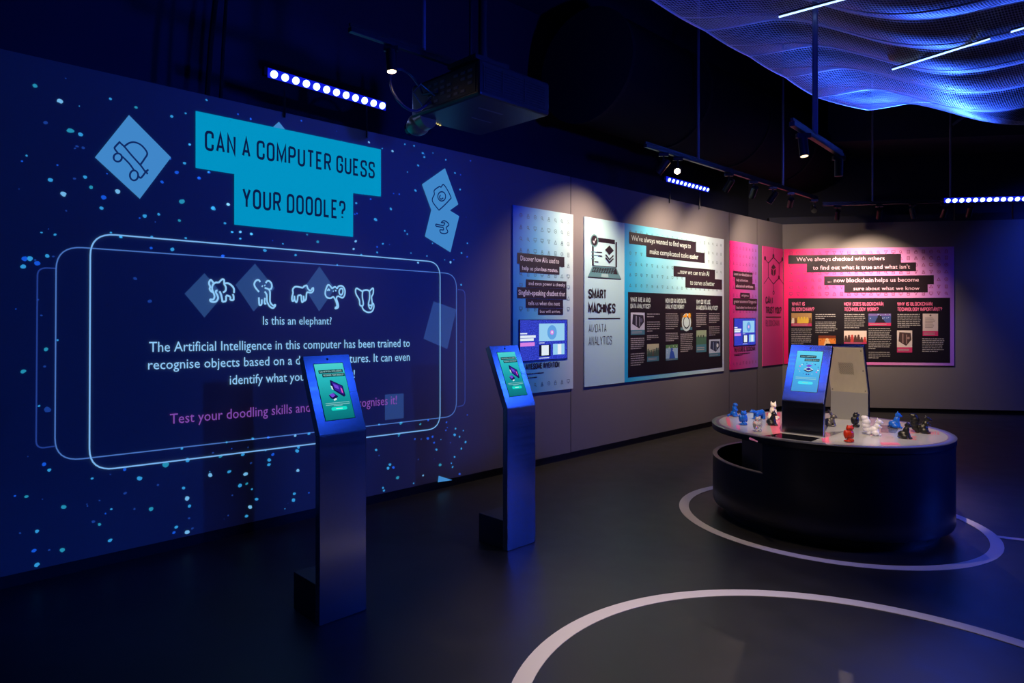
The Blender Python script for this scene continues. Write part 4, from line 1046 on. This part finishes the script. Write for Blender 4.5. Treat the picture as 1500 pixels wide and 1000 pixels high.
def spotlight(label, at, aim, lit=None, L=.15, r=.036, drop=.1):
    """track spotlight hanging at a point of a rail, pointing at aim"""
    t = thing('spotlight', label, 'spotlight', at, 0, 'track spotlights')
    m = MB(); m.box((-.05,-.016,-.052), (.05,.016,-.017)); m.build('track_adapter', M['blackm'], t, bevel=.003)
    c = Vector((0,0,-.052-drop)); d = (Vector(aim) - (Vector(at)+c)).normalized()
    m = MB(); m.cyl((0,0,-.05), c, .009, 10); m.build('stem', M['blackm'], t, True)
    p0, p1 = c - d*L*.45, c + d*L*.55
    m = MB(); m.cyl(p0, p1, r, 24); m.cyl(p0 - d*.01, p0, r*.7, 24)
    ba = m.build('barrel', M['blackm'], t, True)
    m = MB(); m.cyl(p1 - d*.0005, p1 + d*.0015, r*.82, 24); m.build('lens', M['lens'] if lit == 1 else (M['lens_dim'] if lit else M['black']), ba)
    return Vector(at) + p1 + d*.02, d
ZT = 3.2
OFF = .93
def rail_pt(px, py): return on_line(px, py, LW, OFF)
a, b_ = rail_pt(945, 213), rail_pt(1197, 290)
b_.z = a.z
def along(t): return a + (b_-a)*t
def t_at(px):                      # parameter of the rail where a sight column crosses it
    fo = Frame(LW.w(0, OFF), LW.ang); s = fo.px(px, 300)[0]; sa = fo.px(945, 300)[0]; sb = fo.px(1197, 300)[0]
    return (s-sa)/(sb-sa)
track('long black lighting track above the wall panels on the left wall', a, b_, [along(t_at(1023)), along(t_at(1147))])
wp = lambda px, z: LW.w(LPX(px, 400)[0], 0, z)
for px, aim, lit, lab, pw, dg in ((972, wp(845,1.95), 0, 'first spotlight at the near end of the long wall track, aimed at the wall', 130, 102),
                     (993, Vector((.35,2.2,1.4)), 1, 'glaring spotlight facing us on the long wall track', 0, 0),
                     (1068, wp(978,1.95), 2, 'angled spotlight with a bright rim, third on the long wall track', 125, 118),
                     (1104, wp(1052,1.95), 0, 'unlit-looking spotlight in the middle of the long wall track', 90, 116),
                     (1132, wp(1015,1.6), 0, 'spotlight third from the far end of the long wall track', 60, 70),
                     (1158, wp(1130,1.95), 0, 'spotlight second from the far end of the long wall track', 110, 110),
                     (1192, Vector((3.2,5.4,.8)), 0, 'spotlight hanging at the far end of the long wall track', 60, 24)):
    p, d = spotlight(lab, along(t_at(px)), aim, lit)
    if pw: spot('spotlight_beam', p, p + d, pw, WARM, dg, .9, .02)
# bare pool of warm light on the wall before the panels comes from the track by the projector
a2, b2 = rail_pt(512, 43), rail_pt(668, 95); b2.z = a2.z
fo = Frame(LW.w(0, OFF), LW.ang)
sA, sB = fo.px(512, 60)[0], fo.px(668, 60)[0]
al2 = lambda px: a2 + (b2-a2)*((fo.px(px, 60)[0]-sA)/(sB-sA))
track('short dark lighting track behind the projector', a2, b2, [al2(621)])
p, d = spotlight('lit spotlight pointing down beside the projector', al2(573), al2(573)+Vector((.05,-.05,-1)), 1, drop=.06, L=.14)
spot('spotlight_beam', p, LW.w(2.2, .05, .1), 6, WARM, 70, 1, .03)
# back track
def back_pt(px, py): return on_line(px, py, BW, 1.0)
a3, b3 = back_pt(1205, 300), back_pt(1500, 296); b3 = b3 + (b3-a3)*.35; b3.z = a3.z
fo3 = Frame(BW.w(0, 1.0), BW.ang)
al3 = lambda px: Vector((*fo3.w(fo3.px(px, 300)[0])[:2], a3.z))
track('black lighting track in front of the back wall', a3, b3, [al3(1278), al3(1392)])
for px, aimp, lab, pw in ((1227, (1215,2.05), 'spotlight nearest the corner on the back wall track', 120), (1288, (1275,2.0), 'second spotlight from the corner on the back wall track', 300),
                      (1337, (1340,.6), 'spotlight hanging straight down in the middle of the back wall track', 0), (1383, (1345,2.0), 'spotlight under the start of the blue light bar on the back wall track', 0), (1420, (1385,1.7), 'steeply tilted last spotlight on the back wall track', 0)):
    aim = BW.w(BW.px(aimp[0], 400)[0], 0 if aimp[1] > 1 else 1.0, aimp[1])
    p, d = spotlight(lab, al3(px), aim, 0)
    if pw: spot('spotlight_beam', p, p + d, pw, WARM, 82, 1, .02)
# free-hanging short track in the middle
zt = 2.88; kk = zt - H
def at_h(px, py, k=kk):
    Y = F*k/(HY-py); return Vector(((px-CX)*Y/F, Y, H+k))
a4, b4 = at_h(1160, 181), at_h(1233, 228)
t4 = lambda f: a4 + (b4-a4)*f
track('short free-hanging lighting track over the round table', a4, b4, [t4(.42)], rr=.02)
p, d = spotlight('spotlight with a glowing mouth at the near end of the short hanging track', t4(.2), t4(.2)+Vector((.02,-.12,-1)), 2, L=.14, r=.031, drop=.055)
p2, d2 = spotlight('unlit spotlight at the far end of the short hanging track', t4(.93), t4(.93)+Vector((0,.0,-1)), 0, L=.14, r=.031, drop=.055)
spot('spotlight_beam', p, (2.75, 5.05, .7), 22, WARM, 60, .6, .02)

# LED bars
def led_bar(label, a, b, n, out, r):
    t = thing('led_light_bar', label, 'light bar', a, 0, 'blue LED light bars')
    d = (b-a).normalized(); m = MB(); m.beam(-out*.034 - d*.02, (b-a) - out*.034 + d*.02, .04, .06); m.build('housing', M['blackm'], t, bevel=.003)
    m = MB(); m.beam(-out*.064, (b-a) - out*.064, .02, .03); m.build('mounting_rail', M['blackm'], t)
    for f in (.15, .85):
        m = MB(); m.beam((b-a)*f - out*.05, (b-a)*f - out*.05 + Vector((0,0,-.3)), .012, .014)
        m.build('bracket', M['blackm'], t)
    m = MB(); m.beam(out*.001, (b-a) + out*.001, .002, .07); m.build('blue_halo_strip', M['led_halo'], t)  # emissive strip imitating the halo behind the lamps
    for i in range(n):
        c = (b-a)*((i+.5)/n); m = MB(); m.cyl(c + out*.012, c + out*.02, r, 16); m.build('led', M['led'], t)
    return t
oL = (LW.n*.9 + Vector((0,0,-.43))).normalized()
e0, e1 = on_line(392, 106, LW, .06), on_line(565, 156, LW, .06)
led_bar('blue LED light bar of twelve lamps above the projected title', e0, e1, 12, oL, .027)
e0, e1 = on_line(976, 262, LW, .06), on_line(1038, 278, LW, .06)
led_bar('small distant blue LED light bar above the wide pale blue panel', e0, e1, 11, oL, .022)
oB = (BW.n*.9 + Vector((0,0,-.43))).normalized()
e0, e1 = on_line(1383, 293.5, BW, 1.2), on_line(1505, 290.5, BW, 1.2)
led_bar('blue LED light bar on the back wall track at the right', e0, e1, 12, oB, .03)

# projector
near = at_h(703, 138, 1.45)
pj = thing('projector', 'big black projector hanging upside down from the ceiling in front of the long wall', 'projector', near, LW.ang)
PW, PD, PH = .70, .73, .24
m = MB(); m.box((0, 0, 0), (PW, PD, PH)); body = m.build('body', M['blackm'], pj, bevel=.02)
m = MB(); m.box((.03, -.004, .035), (PW-.05, 0, PH-.035))
gr = m.build('side_grille', M['black'], body)
m = MB()
for i in range(9): m.box((.045, -.008, .045+i*.0175), (PW-.065, -.004, .051+i*.0175))
for x in (.2, .42): m.box((x, -.009, .04), (x+.012, -.004, PH-.04))
m.build('grille_bars', M['blackm'], gr)
m = MB(); m.box((-.004, .04, .03), (0, PD-.05, PH-.03)); cp = m.build('connector_panel', M['black'], body)
m = MB()
for i in range(7):
    for j in range(4):
        if (i*3+j) % 4: m.box((-.009, .07+i*.07, .05+j*.04), (-.004, .07+i*.07+.04, .05+j*.04+.018))
m.build('sockets', M['rim'], cp)
for bx in (((.18,.2,-.0015),(.42,.215,0)), ((.3,.4,-.0015),(.5,.41,0))):
    m = MB(); m.box(*bx); m.build('nameplate', M['rim'], body)
m = MB(); m.ell((.08, PD+.02, -.03), (.085, .10, .075)); m.cyl((.08, PD-.1, .0), (.08, PD+.05, -.02), .075, 24)
ln = m.build('lens_housing', mat('dark_bronze_lens_housing', (140,122,96), .3, .4), body, True)
m = MB(); m.cyl((.08, PD+.085, -.03), (.08, PD+.125, -.035), .05, 24); m.build('lens_glass', mat('lens_glass_dark', (20,24,40), .05), ln)
m = MB()
for i in range(4): m.box((.16+i*.03, PD-.06+i*.01, -.006), (.172+i*.03, PD-.05+i*.01, 0))

m.build('status_lights', glow('status_light_amber', (235,215,130)), body)
m = MB(); m.cyl((.12,.1,PH), (.12,.1,2.15), .03, 16); m.cyl((.03,.12,PH), (.03,.12,2.15), .012, 10); m.box((-.02,.02,PH), (.3,.3,PH+.03))
m.build('ceiling_mount', M['blackm'], pj)
loop = [(-.01,.42,.12)]
for i in range(15):
    t = i/14*2*pi*.85
    loop.append((-.17+.14*math.cos(t), .56+.10*math.sin(t)*.6, .13+.16*math.sin(t)))
loop.append((-.005,.5,.07))
m = MB(); m.tube(loop, .010); m.tube([(-.01,.45,.1),(-.12,.47,.16),(-.16,.5,.1),(-.06,.52,.03),(-.005,.5,.1)], .006)
m.build('cable_loop', mat('black_cable', (50,54,80), .3), pj, True)

# ventilation duct over the wall
dz = thing('ventilation_duct', 'large dark round ventilation duct up near the ceiling behind the projector', 'duct', LW.w(5.1, .2, 4.2), LW.ang)
m = MB(); m.cyl((0,0,0), (6.2,0,0), .58, 48); m.build('pipe', mat('dull_black_duct', (20,21,30), .95, spec=.1), dz, True)
m = MB()
for x in (0, 1.6, 3.2, 4.8): m.cyl((x-.02,0,0), (x+.03,0,0), .6, 48)
m.build('flange', mat('dull_black_flange', (20,21,30), .9, spec=.2), dz, True)
# dangling dark cables by the title end of the wall
for x0, x1, y1, lab in ((333, 318, 140, 'thin blue-edged cable hanging above the left of the title'), (318, 296, 140, 'dark cable hanging beside another above the long wall')):
    pa, pb = on_line(x0, -20, LW, -.3), on_line(x1, y1, LW, -.3)
    m = MB(); m.tube([pa, (pa+pb)/2 + Vector((.01,0,0)), Vector((pb.x, pb.y, 2.6))], .014 if x0 == 333 else .02)
    tag(m.build('hanging_cable', M['blackm'], None, True), lab, 'cable', 'hanging cables')

# ================================================================== WAVY PERFORATED CANOPY
cp = Vector((4.85, 7.95)); ce = Vector((.733, .680))    # far-left corner; its left edge runs parallel to the long wall
CB = [Vector((4.85,7.95)), Vector((4.0,7.5))] + [Vector((3.33-.62*i, 6.87-.565*i)) for i in range(7)]
def cz(q, v):                                            # q: right from the left edge, v: ridges counted back from the far corner
    fr = v - math.floor(v)
    amp = .1*min(1, .3+q*1.2)
    return 4.0 + amp*math.sin(2*pi*q/2.6 + .1*math.sin(v)) - .085*math.sin(pi*fr)*min(1, q*1.5+.15) + .03*math.sin(2*pi*(q/5.2+.2))
def cpos(q, v):
    i = min(int(v), 7); f = v - i
    b = CB[i].lerp(CB[i+1], f)
    return Vector((b.x + q, b.y + .02*q, cz(q, v)))
NQ, NV = 110, 96; QM, VM = 6.0, 8.0
vs, fs, uv = [], [], []
for j in range(NV+1):
    for i in range(NQ+1):
        q, v = QM*i/NQ, VM*j/NV
        vs.append(tuple(cpos(q, v))); uv.append((q, v*.86*.78))
for j in range(NV):
    for i in range(NQ): fs.append((j*(NQ+1)+i, j*(NQ+1)+i+1, (j+1)*(NQ+1)+i+1, (j+1)*(NQ+1)+i))
me = bpy.data.meshes.new('mesh_sheet'); me.from_pydata(vs, [], fs)
ul = me.uv_layers.new(name='UVMap')
for l in me.loops: ul.data[l.index].uv = uv[l.vertex_index]
pm = bpy.data.materials.new('perforated_metal'); pm.use_nodes = True
nt = pm.node_tree; nt.nodes.remove(nt.nodes['Principled BSDF']); out = nt.nodes['Material Output']
N = nt.nodes.new; K = nt.links.new
u = N('ShaderNodeUVMap'); s1 = N('ShaderNodeVectorMath'); s1.operation = 'SCALE'; s1.inputs['Scale'].default_value = 1/.026
s2 = N('ShaderNodeVectorMath'); s2.operation = 'FRACTION'; s3 = N('ShaderNodeVectorMath'); s3.operation = 'SUBTRACT'; s3.inputs[1].default_value = (.5,.5,0)
s4 = N('ShaderNodeVectorMath'); s4.operation = 'LENGTH'; lt = N('ShaderNodeMath'); lt.operation = 'LESS_THAN'; lt.inputs[1].default_value = .40
K(u.outputs[0], s1.inputs[0]); K(s1.outputs[0], s2.inputs[0]); K(s2.outputs[0], s3.inputs[0]); K(s3.outputs[0], s4.inputs[0]); K(s4.outputs['Value'], lt.inputs[0])
pb_ = N('ShaderNodeBsdfPrincipled'); pb_.inputs['Base Color'].default_value = (.34,.36,.46,1); pb_.inputs['Metallic'].default_value = .3; pb_.inputs['Roughness'].default_value = .5
tr = N('ShaderNodeBsdfTransparent'); mx = N('ShaderNodeMixShader')
K(lt.outputs[0], mx.inputs[0]); K(pb_.outputs[0], mx.inputs[1]); K(tr.outputs[0], mx.inputs[2]); K(mx.outputs[0], out.inputs['Surface'])
can = thing('ceiling_canopy', 'wavy perforated metal canopy lit blue under the ceiling at the upper right', 'canopy', (cp.x, cp.y, 4.0))
for i, v in enumerate(me.vertices): v.co -= Vector((cp.x, cp.y, 4.0))
link(me, 'mesh_sheet', pm, can, True)
o_ = Vector((cp.x, cp.y, 4.0))
M['rib'] = mat('pale_metal_edge', (205,207,218), .4, .4)
for v in range(0, 9):
    m = MB(); m.tube([cpos(QM*i/60, v-.0001 if v else 0) - o_ for i in range(61)], .008, 6); m.build('rib', M['rib'], can, True)
for v in range(0, 8):
    m = MB(); m.tube([cpos(QM*i/60, v+.5) - o_ for i in range(61)], .0035, 5); m.build('seam_wire', M['rib'], can, True)
m = MB(); m.tube([cpos(0, 8*i/120) - o_ for i in range(121)], .009, 6); m.build('edge_trim', M['rib'], can, True)
for q, v in ((.3,.1),(2.4,.1),(4.6,.1),(.3,4),(2.6,4),(4.8,4)):
    p = cpos(q, v) - o_; m = MB(); m.cyl(p, (p.x, p.y, 1.19), .004, 6); m.build('suspension_wire', M['blackm'], can)
def light_line(label, p, q_):
    t = thing('light_line', label, 'light', p, 0, 'straight light lines at the canopy')
    m = MB(); m.beam((0,0,0), q_-p, .011, .010); m.build('tube', M['strip'], t)
    m = MB(); m.beam((0,0,.016), (q_-p)+Vector((0,0,.012)), .014, .012); m.build('channel', M['blackm'], t)
light_line('left thin white-blue light line under the canopy', at_h(1141, 25, 2.27), at_h(1262, -8, 2.27))
light_line('right thin white-blue light line crossing the canopy waves', at_h(1307, 102, 2.27), at_h(1450, 57, 2.27))
light_line('end of a light line at the right edge of the canopy', at_h(1481, 47, 2.27), at_h(1530, 32, 2.27))
# small angled arm lamp under the far canopy edge
p = on_line(1395, 183, BW, 1.6)
al = thing('angled_arm_lamp', 'small angled blue-lit arm on a drop rod under the far canopy edge', 'lamp', p)
m = MB(); m.cyl((0,0,0), (.12,-.1,.11), .018, 12); m.build('arm', M['rim'], al, True)
m = MB(); m.cyl((0,0,-.03), (0,0,5.19-p.z), .012, 10); m.build('drop_rod', M['blackm'], al, True)
